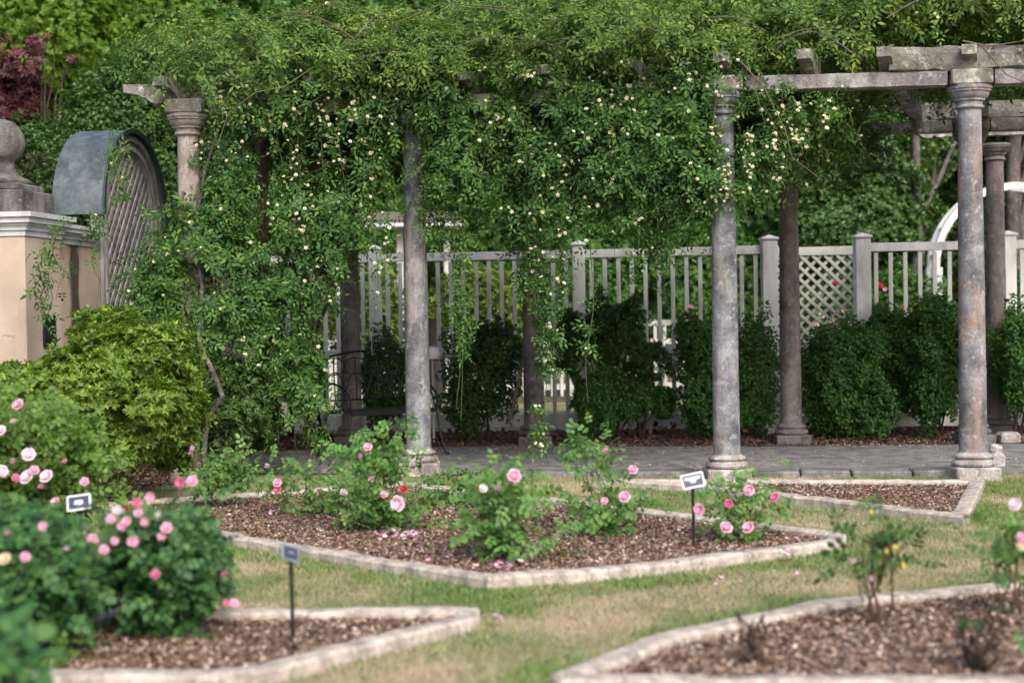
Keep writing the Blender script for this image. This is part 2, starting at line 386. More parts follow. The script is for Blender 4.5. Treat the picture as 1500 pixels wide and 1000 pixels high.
def scatter(proto, pts, nrm, scale, jitter=.6, droop=0.0):
    V0, F0 = proto; n = len(pts); pts = np.asarray(pts)
    Z = nrm + RNG.normal(0, jitter, (n, 3)); Z /= np.linalg.norm(Z, axis=1, keepdims=True) + 1e-9
    A = RNG.normal(0, 1, (n, 3)); A[:, 2] -= droop
    A -= (A * Z).sum(1, keepdims=True) * Z; A /= np.linalg.norm(A, axis=1, keepdims=True) + 1e-9
    X = np.cross(A, Z)
    s = np.asarray(scale).reshape(-1, 1, 1) if hasattr(scale, '__len__') else scale
    Rm = np.stack([X, A, Z], axis=1)                 # rows
    V = np.einsum('kj,njc->nkc', V0, Rm) * s + pts[:, None, :]
    Fc = (F0[None] + (np.arange(n) * len(V0))[:, None, None])
    return V.reshape(-1, 3), Fc.reshape(-1, 3)
def rscale(n, lo=.75, hi=1.25): return RNG.uniform(lo, hi, n)

def blob_points(blobs, n, shell=.22, lump=.3, lscale=.45, holes=.0, hscale=.35, flatbottom=False):
    """blobs: (center, (rx,ry,rz)[, weight]); returns points and outward normals"""
    C = np.array([list(b[0]) for b in blobs]); R = np.array([b[1] for b in blobs], float)
    W = np.array([(b[2] if len(b) > 2 else 1.0) * (b[1][0] * b[1][2] + b[1][0] * b[1][1] * .5 + b[1][1] * b[1][2] * .5) for b in blobs]); W /= W.sum()
    PT = []; NR = []; got = 0; guard = 0
    while got < n and guard < 12:
        guard += 1
        m = int((n - got) * 1.5) + 50
        k = RNG.choice(len(blobs), m, p=W)
        d = RNG.normal(0, 1, (m, 3)); d /= np.linalg.norm(d, axis=1, keepdims=True)
        r = 1 - np.abs(RNG.normal(0, shell, m)); r = np.clip(r, 0.05, 1)
        base = C[k] + d * R[k]
        r = r * (1 + lump * (vnoise(base, lscale) - .5) * 2 + lump * .6 * (vnoise(base, lscale * .4, 5.3) - .5) * 2)
        p = C[k] + d * R[k] * r[:, None]
        nn = d / R[k]; nn /= np.linalg.norm(nn, axis=1, keepdims=True)
        ok = p[:, 2] > 0.02
        if holes > 0: ok &= vnoise(p, hscale, 9.1) * .6 + vnoise(p, hscale * .45, 3.7) * .4 > holes
        PT.append(p[ok]); NR.append(nn[ok]); got += ok.sum()
    p = np.vstack(PT)[:n]; nn = np.vstack(NR)[:n]
    return p, nn
UPV = np.array([0, 0, 1.0])
def foliage(name, mat, proto, blobs, n, parent=None, up=.8, jitter=.5, smin=.75, smax=1.3, droop=0, **kw):
    p, nn = blob_points(blobs, n, **kw)
    V, Fc = scatter(proto, p, nn + UPV * up, rscale(len(p), smin, smax), jitter, droop)
    me = mesh_np(name, V, Fc, mat); o = link(name, me, parent); o['kind'] = 'stuff'
    return o
def PB(px, py, Y, rx, ry, rY, w=1.0):
    """ellipsoid given by its place in metres through a point; radii rx, ry in photo pixels at that distance"""
    s = Y / FPX
    return (P(px, py, Y), (rx * s, rY, ry * s), w)

def wander(a, b, n=8, amp=.05, sag=0.0):
    a = Vector(a); b = Vector(b); pts = []
    ph = [random.uniform(0, 6.28) for _ in range(6)]
    L = (b - a).length
    for i in range(n + 1):
        t = i / n; e = math.sin(math.pi * t)
        o = Vector((math.sin(ph[0] + 5 * t) + .5 * math.sin(ph[1] + 11 * t), math.sin(ph[2] + 4 * t) + .5 * math.sin(ph[3] + 9 * t), .6 * math.sin(ph[4] + 6 * t)))
        pts.append(a.lerp(b, t) + o * amp * e - Vector((0, 0, sag * e)))
    return pts
def taper(n, r0, r1): return [r0 + (r1 - r0) * i / (n - 1) for i in range(n)]

# ================================================================== GROUND
def poly_obj(name, pts2, z, mat, kind='structure', label=None):
    mb = MB(); mb.add([(x, y, z) for x, y in pts2], [tuple(range(len(pts2)))])
    o = mb.build(name, mat); o['kind'] = kind
    if label: o['label'] = label
    return o
def g2(l, z=0.0): return [(G(x, y, z).x, G(x, y, z).y) for x, y in l]
def inpoly(P2, poly):
    x, y = P2[:, 0], P2[:, 1]; c = np.zeros(len(P2), bool); n = len(poly)
    for i in range(n):
        x1, y1 = poly[i]; x2, y2 = poly[(i + 1) % n]
        hit = ((y1 > y) != (y2 > y)) & (x < (x2 - x1) * (y - y1) / (y2 - y1 + 1e-12) + x1)
        c ^= hit
    return c
N_ = 60
gx = np.linspace(-90, 90, N_); gy = np.linspace(-30, 130, N_)
XX, YY = np.meshgrid(gx, gy, indexing='ij')
ZZ = np.where(YY > 44, (YY - 44) * .5, 0.0)
V = np.stack([XX.ravel(), YY.ravel(), ZZ.ravel()], 1)
idx = np.arange(N_ * N_).reshape(N_, N_)
Fq = np.stack([idx[:-1, :-1].ravel(), idx[1:, :-1].ravel(), idx[1:, 1:].ravel(), idx[:-1, 1:].ravel()], 1)
o = link('ground', mesh_np('ground', V, Fq, MT['ground'])); tag(o, 'patchy green and straw coloured lawn ground', None, None, 'structure')

path_poly = [(-3.6, 14.15), (-2.9, 16.2), (-1.9, 16.75), (0, 16.65), (2.5, 16.1), (5.2, 15.95), (9, 15.6), (9, 12.75), (4.2, 13.1), (2.0, 13.25), (-.8, 13.8), (-2.2, 14.1)]
poly_obj('path', path_poly, .012, MT['path'], label='dark grey weathered path under the pergola'); PATH = bpy.data.objects['path']
border_poly = [(-7, 12.2), (-5, 12.0), (-3.4, 12.5), (-2.7, 13.5), (-2.9, 14.0), (-3.3, 14.6), (-2.9, 16.25), (-1.9, 16.8), (0, 16.7), (2.5, 16.15), (5.2, 16.0), (9, 15.65), (9, 18.6), (-8, 18.9)]
poly_obj('planting_border', border_poly, .006, MT['mulch'], label='bare mulched soil border between the path and the fence')

BEDS = {
 'mid': g2([(120, 744), (390, 726), (590, 711), (935, 750), (1240, 788), (1238, 800), (950, 838), (714, 857), (345, 796)], .03),
 'right': g2([(870, 708), (1150, 708), (1443, 709), (1417, 765), (1150, 732), (1000, 716)], .03),
 'left': g2([(-260, 912), (330, 902), (640, 899), (703, 899), (704, 914), (560, 950), (400, 992), (300, 1003), (-300, 1003)], .03),
 'near': g2([(806, 1000), (960, 940), (1200, 888), (1500, 858), (1760, 850), (1900, 1012), (820, 1012)], .03),
}
bedlab = {'mid': 'long angular middle bed of bark mulch with pink roses', 'right': 'narrow wedge bed of bark mulch in front of the right columns',
          'left': 'bark mulch bed at lower left under the dark rose bushes', 'near': 'bark mulch bed at lower right with bare rose canes'}
edgelab = {'mid': 'beige concrete edging round the long middle rose bed with its point at the right', 'right': 'beige concrete edging round the empty narrow wedge bed by the columns',
           'left': 'beige concrete edging of the lower left bed ending in a point', 'near': 'pale concrete edging curving round the lower right bed of bare canes'}
def offset_poly(poly, d):
    n = len(poly); out = []
    area = sum(poly[i][0] * poly[(i + 1) % n][1] - poly[(i + 1) % n][0] * poly[i][1] for i in range(n)); sg = 1 if area > 0 else -1
    for i in range(n):
        p0, p1, p2 = Vector(poly[i - 1]), Vector(poly[i]), Vector(poly[(i + 1) % n])
        e1 = (p1 - p0).normalized(); e2 = (p2 - p1).normalized()
        n1 = Vector((-e1.y, e1.x)) * sg; n2 = Vector((-e2.y, e2.x)) * sg
        b = (n1 + n2); b = b.normalized() if b.length > 1e-6 else n1
        k = d / max(.38, b.dot(n1)); out.append((p1.x + b.x * k, p1.y + b.y * k))
    return out
def fine_loop(poly, inner, step=.12):
    A = []; B = []
    n = len(poly)
    for i in range(n):
        a, b = Vector(poly[i]), Vector(poly[(i + 1) % n]); c, d = Vector(inner[i]), Vector(inner[(i + 1) % n])
        m = max(1, int((b - a).length / step))
        for k in range(m): A.append(a.lerp(b, k / m)); B.append(c.lerp(d, k / m))
    return A, B
for key, poly in BEDS.items():
    inner = offset_poly(poly, .115)
    poly_obj('mulch_bed', offset_poly(poly, .05), .02, MT['mulch'], label=bedlab[key])
    A, B = fine_loop(poly, inner); n = len(A)
    mb = MB(); vs = []
    for a, b in zip(A, B):
        h = .068 + random.uniform(-.004, .004); j = lambda: random.uniform(-.003, .003)
        a = a + Vector((j(), j())); b = b + Vector((j(), j()))
        m1 = a.lerp(b, .14); m2 = a.lerp(b, .86)
        vs += [(a.x, a.y, -.03), (a.x, a.y, h - .014), (m1.x, m1.y, h), (m2.x, m2.y, h + random.uniform(-.003, .003)), (b.x, b.y, h - .014), (b.x, b.y, -.03)]
    fs = [(i * 6 + k, ((i + 1) % n) * 6 + k, ((i + 1) % n) * 6 + k + 1, i * 6 + k + 1) for i in range(n) for k in range(5)]
    mb.add(vs, fs); o = mb.build('bed_edging', MT['edging'], smooth=True)
    tag(o, edgelab[key], 'bed edging', 'concrete edgings of the rose beds')

# stone slabs along the front edge of the path
sx = -.25
k = 0
while sx < 3.45:
    L_ = [.42, .5, .36, .52, .46, .4][k % 6]; k += 1
    y0 = 13.25 + (2.0 - sx - L_ / 2) * (.178 if sx < 2 else .08) - .06
    mb = MB(); mb.box((0, 0, 0), (L_ - .015, .3, .07), Matrix.Rotation(-.1 + random.uniform(-.02, .02), 3, 'Z') @ Matrix.Rotation(random.uniform(-.02, .02), 3, 'Y'), .012)
    mb.build('stone_slab', MT['slab'], PATH, loc=(sx + L_ / 2, y0 + .05, .022 + random.uniform(-.004, .004)), smooth=False)
    sx += L_

# bark chips
CHIP = (np.array([[-.5, -.5, 0], [.5, -.4, .05], [.45, .5, 0], [-.4, .45, .1]]), np.array([[0, 1, 2], [0, 2, 3]]))
def chips(name, poly, dens, mat, size=(.008, .022), z=.024, ymin=0, label=None, aspect=2.2, tilt=.35, clump=False, zr=.02):
    pa = np.array(poly); lo = pa.min(0); hi = pa.max(0); lo[0] = max(lo[0], -5.5); hi[0] = min(hi[0], 7); lo[1] = max(lo[1], 5.2)
    n = int((hi[0] - lo[0]) * (hi[1] - lo[1]) * dens)
    q = RNG.uniform(lo, hi, (n, 2)); q = q[inpoly(q, poly)]
    if clump:
        w = vnoise(np.c_[q, np.zeros(len(q))], .5); q = q[w > RNG.uniform(.35, .75, len(q))]
    n = len(q); s = RNG.uniform(size[0], size[1], n)
    pr = (CHIP[0] * np.array([1, aspect, 1]), CHIP[1])
    V, Fc = scatter(pr, np.c_[q, z + RNG.random(n) ** 2 * zr], np.tile(UPV, (n, 1)), s, tilt)
    o = link(name, mesh_np(name, V, Fc, mat)); tag(o, label, None, None, 'stuff'); return o
for key, poly in BEDS.items():
    near = key in ('left', 'near')
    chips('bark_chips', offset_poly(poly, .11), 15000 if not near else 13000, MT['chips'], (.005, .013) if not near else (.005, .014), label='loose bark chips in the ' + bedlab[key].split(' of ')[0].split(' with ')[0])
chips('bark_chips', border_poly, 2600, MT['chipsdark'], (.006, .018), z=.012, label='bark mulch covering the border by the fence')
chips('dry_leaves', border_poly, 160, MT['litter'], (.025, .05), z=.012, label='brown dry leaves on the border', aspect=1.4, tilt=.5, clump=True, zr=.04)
fb = [(-2.2, 17.4), (3.4, 16.9), (3.4, 17.9), (-2.2, 18.1)]
chips('dry_leaves', fb, 330, MT['litter'], (.03, .06), z=.02, label='drift of brown dry leaves against the foot of the fence', aspect=1.4, tilt=.8, zr=.12, clump=True)
chips('fallen_petals', [(-3.4, 13.6), (9, 13), (9, 17.6), (-3.4, 17.8)], 260, MT['paletter'], (.006, .014), z=.022, label='small pale fallen petals on the path and border', aspect=1.3, clump=True, zr=.006)
chips('fallen_petals', [(-3.3, 15.9), (4, 15.7), (4, 16.9), (-3.3, 17.1)], 900, MT['paletter'], (.006, .014), z=.022, label='pale petals gathered along the back edge of the path', aspect=1.3, clump=True, zr=.006)

# grass blades
def blades(name, n, region, exclude, mat, label, h=(.012, .028)):
    lo, hi = np.array(region[0]), np.array(region[1])
    q = RNG.uniform(lo, hi, (n, 2)); ok = np.ones(len(q), bool)
    ok &= np.abs(q[:, 0]) < q[:, 1] * .36 + .6
    for e in exclude: ok &= ~inpoly(q, e)
    q = q[ok]; n = len(q); z0 = np.zeros(n)
    a = RNG.uniform(0, 2 * np.pi, n); H = RNG.uniform(h[0], h[1], n); w = RNG.uniform(.0018, .0036, n)
    lean = RNG.normal(0, .012, (n, 2))
    d = np.c_[np.cos(a), np.sin(a)]
    V = np.empty((n, 3, 3)); V[:, 0, :2] = q - d * w[:, None]; V[:, 1, :2] = q + d * w[:, None]; V[:, 2, :2] = q + lean
    V[:, 0, 2] = 0; V[:, 1, 2] = 0; V[:, 2, 2] = H
    Fc = np.arange(3 * n).reshape(n, 3)
    o = link(name, mesh_np(name, V.reshape(-1, 3), Fc, mat)); tag(o, label, 'grass', None, 'stuff'); return o
def grassmat():
    m, nt, N, L, bs = newmat('grass_blade')
    g = N.new('ShaderNodeNewGeometry')
    n1 = noise(N, L, g.outputs['Position'], 1.1, 5, .6)
    ad = N.new('ShaderNodeMath'); ad.operation = 'MULTIPLY_ADD'; L.new(g.outputs['Random Per Island'], ad.inputs[0]); ad.inputs[1].default_value = .22
    sb = N.new('ShaderNodeMath'); sb.operation = 'SUBTRACT'; L.new(n1.outputs[0], sb.inputs[0]); sb.inputs[1].default_value = .11; L.new(sb.outputs[0], ad.inputs[2])
    r = ramp(N, [(.36, (.12, .185, .055)), (.46, (.20, .235, .095)), (.54, (.32, .285, .165)), (.66, (.43, .35, .235))]); L.new(ad.outputs[0], r.inputs[0])
    L.new(r.outputs[0], bs.inputs['Base Color']); bs.inputs['Roughness'].default_value = .7; bs.inputs['Specular IOR Level'].default_value = .2
    return m
MT['grass'] = grassmat()
MT['greengrass'] = islandmat('green_grass_blade', [(0, (.06, .14, .03)), (.7, (.12, .23, .05)), (1, (.25, .28, .10))], .7)
EX = [offset_poly(p, .0) for p in BEDS.values()] + [path_poly, border_poly]
blades('grass', 800000, ((-5.2, 5.3), (5.6, 13.4)), EX, MT['grass'], 'short patchy lawn grass between the beds')
EDGE = []
# greener fringe along bed edgings
lo, hi = np.array((-5.2, 5.3)), np.array((5.6, 13.4))
q = RNG.uniform(lo, hi, (500000, 2)); keep = np.zeros(len(q), bool)
for p_ in BEDS.values(): keep |= inpoly(q, offset_poly(p_, -.28))
keep |= (q[:, 0] > 3.55 + .1 * (q[:, 1] - 11)) & (q[:, 1] > 10.2)
for e in EX: keep &= ~inpoly(q, e)
keep &= vnoise(np.c_[q, np.zeros(len(q))], .35) > RNG.uniform(.25, .85, len(q))
q = q[keep]; n = len(q); a = RNG.uniform(0, 2 * np.pi, n); d = np.c_[np.cos(a), np.sin(a)]; w = .0042
V = np.empty((n, 3, 3)); V[:, 0, :2] = q - d * w; V[:, 1, :2] = q + d * w; V[:, 2, :2] = q + RNG.normal(0, .02, (n, 2)); V[:, :2, 2] = 0; V[:, 2, 2] = RNG.uniform(.018, .042, n)
o = link('grass', mesh_np('grass', V.reshape(-1, 3), np.arange(3 * n).reshape(n, 3), MT['greengrass'])); tag(o, 'greener longer grass along the concrete edgings', 'grass', None, 'stuff')

# ================================================================== PERGOLA
pg = empty('pergola', (0, 0, 0)); tag(pg, 'long weathered stone pergola with round columns, scroll ended rafters and climbing roses', 'pergola')
CH = 2.29 * HCAM       # column height
def column(px, Y, mat, plinth=True, lab=None, z0=0.0, rs=1.0, plinthmat=None):
    b = P(px, 700, Y); b.z = 0
    r0, r1 = .112 * rs, .094 * rs
    sh = MB(); zs = np.linspace(.24, CH - .18, 22)
    prof = [(r0 * 1.08, .225)] + [(r0 + (r1 - r0) * ((z - .24) / (CH - .49)) ** 1.3, z) for z in zs]
    sh.lathe(prof, 40, (0, 0, 0), .006)
    c = sh.build('column', mat, pg, True, loc=b)
    if lab: c['label'] = lab
    pm = plinthmat or MT['plinth']
    m = MB(); m.box((0, 0, .055), (.36, .36, .11), None, .014); m.box((0, 0, -.01), (.40, .40, .05), None, .01); m.build('plinth', pm, c)
    m = MB(); m.lathe([(.14, .11), (.168, .118), (.176, .135), (.168, .155), (.145, .163), (.138, .172), (.15, .18), (.156, .192), (.148, .206), (.128, .214), (r0 * 1.08, .226)], 40)
    m.build('base_moulding', pm, c, True)
    m = MB(); h = CH
    m.lathe([(r1, h - .19), (.104, h - .185), (.117, h - .178), (.119, h - .168), (.112, h - .158), (.104, h - .153), (.105, h - .125), (.124, h - .12), (.126, h - .105), (.133, h - .10), (.150, h - .085), (.158, h - .062), (.160, h - .052), (.172, h - .048), (.174, h - .032), (.182, h - .026), (.182, h - .004), (.175, h)], 40)
    m.build('capital', mat, c, True)
    return b
FRONT = [column(285, 13.8, MT['col_pale'], lab='pale pinkish column at the left end of the front row'),
         column(614, 13.95, MT['col_a'], lab='grey column beside the bench'),
         column(1065, 12.96, MT['col_a'], lab='dark blue grey column of the front row with tan lichen'),
         column(1426, 12.8, MT['col_rust'], lab='rust stained column at the right of the front row')]
REAR = [column(517, 17.2, MT['col_shaded'], plinthmat=MT['col_shaded']), column(784, 16.8, MT['col_shaded'], plinthmat=MT['col_shaded']),
        column(1160, 16.4, MT['col_shaded'], plinthmat=MT['col_shaded']), column(1427, 16.1, MT['col_shaded'], plinthmat=MT['col_shaded']),
        column(1462, 17.3, MT['col_shaded'], plinthmat=MT['col_shaded'])]
def far_pt(a, b, t): return a + (b - a) * t
F5 = FRONT[3] + Vector((2.7, -.25, 0)); R5 = REAR[3] + Vector((2.7, -.3, 0))
def add_col_at(b, mat):
    s = P(1426, 700, 12.75); px = 750 + (b.x / b.y) * FPX
    return column(px, b.y, mat)
add_col_at(F5, MT['col_a']); add_col_at(R5, MT['col_shaded'])
def beam(a, b, z, h, w, mat, name='beam', rough=.008, over=(0, 0)):
    """straight worn beam between ground points a and b at height z"""
    a = Vector((a.x, a.y, z)); b = Vector((b.x, b.y, z)); d = (b - a).normalized(); a = a - d * over[0]; b = b + d * over[1]
    n = max(3, int((b - a).length / .12)); side = Vector((-d.y, d.x, 0)); vs = []
    m_ = 8
    for i in range(n + 1):
        p = a.lerp(b, i / n)
        for (u, v) in ((-.5, .06), (-.42, 0), (.42, 0), (.5, .06), (.5, .94), (.42, 1), (-.42, 1), (-.5, .94)):
            vs.append(p + side * (u * w + random.uniform(-rough, rough)) + Vector((0, 0, v * h + random.uniform(-rough, rough))))
    fs = [(i * m_ + k, i * m_ + (k + 1) % m_, (i + 1) * m_ + (k + 1) % m_, (i + 1) * m_ + k) for i in range(n) for k in range(m_)]
    fs += [tuple(range(m_ - 1, -1, -1)), tuple(n * m_ + k for k in range(m_))]
    mb = MB(); mb.add(vs, fs); return mb.build(name, mat, pg, True)
ZA = CH; HA = .125
rows_f = FRONT + [F5]; rows_r = REAR[:4] + [R5]
for i in range(4):
    d = (rows_f[i + 1] - rows_f[i]).normalized()
    beam(rows_f[i], rows_f[i + 1], ZA + .002, HA, .17, MT['beamclean'], 'architrave', .003, (-.19, -.19))
    if i != 2 or True:
        beam(rows_r[i], rows_r[i + 1], ZA + .002, HA, .17, MT['beam'], 'architrave', .004, (-.19, -.19))
for b in rows_f + rows_r:
    mb = MB(); mb.box((0, 0, 0), (.33, .30, .125), Matrix.Rotation(-.1, 3, 'Z'), .012); mb.build('bearing_block', MT['beam'], pg, loc=(b.x, b.y, ZA + .0645))
# scroll-ended profile (u along, v up), end at u=0
def scroll_outline(L, h, both=True):
    e = [(0, .55 * h), (0, h)]
    low = [(0, .55 * h), (.05, .5 * h), (.12, .42 * h), (.19, .22 * h), (.24, .0), (.29, -.10 * h), (.335, -.06 * h), (.35, .10 * h), (.37, .12 * h), (.385, -.04 * h), (.43, -.04 * h), (.46, 0)]
    pts = [(0, h)] + low
    if both:
        pts += [(L - u, v) for u, v in reversed(low)] + [(L, h)]
    else: pts += [(L, 0), (L, h)]
    return pts
rdir = (REAR[2] - FRONT[2]); rdir.z = 0; rlen = rdir.length; rdir.normalize()
rside = Vector((-rdir.y, rdir.x, 0))
fdir = (FRONT[3] - FRONT[0]).normalized()
def front_at(px):
    for i in range(len(rows_f) - 1):
        a, b = rows_f[i], rows_f[i + 1]
        pa, pb = 750 + FPX * a.x / a.y, 750 + FPX * b.x / b.y
        if px <= pb or i == len(rows_f) - 2:
            t = (px - pa) / (pb - pa); return a + (b - a) * t
for px in (262, 372, 477, 590, 706, 820, 942, 1069, 1190, 1305, 1426, 1545, 1665):
    a = front_at(px); zt = ZA + HA + .006
    start = Vector((a.x, a.y, zt)) - rdir * .26
    mb = MB(); mb.prism(scroll_outline(rlen + .52, .175), start, rdir, (0, 0, 1), rside, .115); mb.build('rafter', MT['beam'], pg)
# long purlins at the ends
def purlin(a, d, L, z, h, w, mat=MT['beam'], both=False):
    mb = MB(); d = Vector(d).normalized(); mb.prism(scroll_outline(L, h, both), Vector((a.x, a.y, z)), d, (0, 0, 1), Vector((-d.y, d.x, 0)), w); return mb.build('purlin', mat, pg)
e = FRONT[0]; a = P(172, 130, 13.7); purlin(Vector((a.x, 13.95, 0)), FRONT[1] - FRONT[0], 1.6, ZA + HA + .01, .155, .13)
beam(front_at(1305), F5, ZA + HA + .004, .19, .20, MT['beam'], 'purlin', .012, (0, 1.2))
a = P(1306, 150, 16.3); purlin(Vector((a.x, 16.25, 0)), R5 - REAR[3], 5.5, ZA + HA + .02, .17, .16)
a = P(1320, 160, 17.4); purlin(Vector((a.x, 17.45, 0)), R5 - REAR[3], 5.5, ZA + HA - .03, .15, .14)

# ================================================================== LEFT WALL WITH ARCHED GATE
aw = math.radians(7.3)
TD = Vector((math.sin(aw), math.cos(aw), 0)); ND = Vector((math.cos(aw), -math.sin(aw), 0))
W0 = Vector((P(145, 315, 14.5).x, 14.5, 0))
def wpt(s, out=0.0, z=0.0): return W0 + TD * s + ND * out + Vector((0, 0, z))
RW = Matrix((ND, TD, Vector((0, 0, 1)))).transposed()       # local x = out of wall, y = along wall
wall = empty('garden_wall', W0); tag(wall, 'tan stucco garden wall with white cornice and lattice arched gateway', 'wall')
def wbox(name, s0, s1, o0, o1, z0, z1, mat, par=None, bev=0.0):
    mb = MB(); mb.box(wpt((s0 + s1) / 2, (o0 + o1) / 2, (z0 + z1) / 2) - W0, (o1 - o0, s1 - s0, z1 - z0), RW, bev); return mb.build(name, mat, par or wall)
wbox('wall_panel', -1.15, -.05, -.32, 0, 0, 2.08, MT['stuccostain'])
wbox('wall_panel', 1.75, 3.2, -.32, 0, 0, 2.08, MT['stucco'])
def cornice(s0, s1, o0, o1, z, sc=1.0, par=None):
    steps = [(.00, .05, .015), (.05, .085, .035), (.085, .11, .05), (.11, .15, .085), (.15, .185, .10)]
    mb = MB()
    for a, b, ex in steps:
        mb.box(wpt((s0 + s1) / 2, (o0 + o1) / 2, z + (a + b) / 2 * sc) - W0, (o1 - o0 + ex * 2, s1 - s0 + ex * 2, (b - a) * sc), RW)
    return mb.build('cornice', MT['cornice'], par or wall)
cornice(-1.08, -.16, -.32, 0, 2.085, .9); cornice(1.9, 3.1, -.32, 0, 2.085, .9)
def pillar(s0, s1, lab, finial=True):
    w = s1 - s0; oc = -.16
    p = empty('gate_pillar', wpt((s0 + s1) / 2, .1 - w / 2)); tag(p, lab, 'pillar', 'tan pillars of the garden wall')
    base = p.location
    def pb(name, w_, z0, z1, mat, bev=.008):
        mb = MB(); mb.box((0, 0, (z0 + z1) / 2), (w_, w_, z1 - z0), RW, bev); return mb.build(name, mat, p)
    pb('shaft', w, 0, 2.105, MT['stucco'], .006)
    mb = MB()
    for a, b, ex in [(0, .045, .012), (.045, .08, .03), (.08, .105, .045), (.105, .15, .08), (.15, .19, .105)]:
        mb.box((0, 0, 2.108 + (a + b) / 2), (w + ex * 2, w + ex * 2, b - a), RW)
    mb.build('cornice', MT['cornice'], p)
    if finial:
        m = MB(); m.box((0, 0, 2.30 + .095), (w * .92, w * .92, .19), RW, .012); m.box((0, 0, 2.49 + .03), (w * .74, w * .74, .06), RW, .014)
        m.build('finial_base', MT['finial'], p)
        m = MB(); m.lathe([(r_, z_ + .14) for r_, z_ in [(.20, 2.405), (.245, 2.42), (.25, 2.44), (.22, 2.455), (.17, 2.48), (.135, 2.51), (.11, 2.55), (.105, 2.575)] + [(.195 * math.sin(t), 2.765 - .198 * math.cos(t)) for t in np.linspace(.62, 3.1, 22)]], 40)
        m.build('ball_finial', MT['finial'], p, True)
    return p
pl = pillar(-1.815, -1.115, 'near tan stucco pillar with stone ball finial and dark plaque at left edge')
pillar(3.1, 3.8, 'far tan stucco pillar half hidden by vines at the end of the picket fence', False)
mb = MB(); c = wpt(-1.40, .1 + .012, 1.33) - pl.location; mb.box(c, (.02, .22, .265), RW, .004); pq = mb.build('plaque', MT['plaque'], pl)
for dy_, dz_, w_, h_ in ((0, .125, .21, .012), (0, -.125, .21, .012), (.102, 0, .012, .24), (-.102, 0, .012, .24)):
    mb = MB(); mb.box(c + TD * dy_ + ND * .011 + Vector((0, 0, dz_)), (.006, w_, h_), RW, .002); mb.build('plaque_rim', MT['iron'], pq)
# arch
ar = empty('arched_gateway', wpt(.85, 0)); tag(ar, 'arched lattice gateway under a curved green copper hood', 'arch')
A0 = Vector(ar.location); RAD = .80; SPR = 2.42; SC = .85
def arch_pt(t, r, out): return wpt(SC - r * math.cos(t), out, SPR + r * math.sin(t)) - A0
def arch_band(name, r0, r1, o0, o1, mat, legs=0.0, nn=40, par=None):
    ts = list(np.linspace(0, math.pi, nn)); ring = []
    sec = [(r0, o0), (r1, o0), (r1, o1), (r0, o1)]; rows = []
    if legs: rows.append([wpt(SC - r, o, SPR - legs) - A0 for r, o in sec])
    rows += [[arch_pt(t, r, o) for r, o in sec] for t in ts]
    if legs: rows.append([wpt(SC + r, o, SPR - legs) - A0 for r, o in sec])
    vs = sum(rows, []); m = len(rows)
    fs = [(i * 4 + k, i * 4 + (k + 1) % 4, (i + 1) * 4 + (k + 1) % 4, (i + 1) * 4 + k) for i in range(m - 1) for k in range(4)] + [(3, 2, 1, 0), tuple((m - 1) * 4 + k for k in range(4))]
    mb = MB(); mb.add(vs, fs); return mb.build(name, mat, par or ar)
arch_band('copper_hood', RAD + .02, RAD + .045, -.46, .03, MT['copper'], .02)
arch_band('hood_edge', RAD + .012, RAD + .056, .032, .055, MT['copperedge'], .02)
arch_band('arch_frame', RAD - .17, RAD + .01, -.10, -.02, MT['graypaint'], 2.1)
arch_band('arch_moulding', RAD - .06, RAD - .005, -.018, .012, MT['graypaint'], 2.1)
arch_band('arch_moulding', RAD - .15, RAD - .11, -.018, .004, MT['graypaint'], 2.1)
ri = RAD - .16
def lath(name, p0, p1, w, th, off, par, mat):
    """p0,p1 in (s,z) of gate plane"""
    a = wpt(p0[0], off, p0[1]) - A0; b = wpt(p1[0], off, p1[1]) - A0; d = (b - a); L = d.length; d.normalize(); sd = d.cross(ND)
    mb = MB(); Rm = Matrix((ND, sd, d)).transposed(); mb.box((a + b) / 2, (th, w, L), Rm); return mb.build(name, mat, par)
def clip_arch(s0, z0, ds, dz):
    L = []
    for t in np.arange(-4, 4, .01):
        s = s0 + ds * t; z = z0 + dz * t; u = s - SC
        ok = z > .15 and ((z <= SPR and abs(u) < ri) or (z > SPR and u * u + (z - SPR) ** 2 < ri * ri))
        if ok: L.append((s, z))
    return (L[0], L[-1]) if len(L) > 8 else None
for sgn, off in ((1, -.05), (-1, -.068)):
    for c0 in np.arange(-3.2, 3.2, .125):
        r = clip_arch(SC + c0, 1.6, .62, .78 * sgn)
        if r: lath('lattice_slat', r[0], r[1], .04, .012, off, ar, MT['graypaint'])

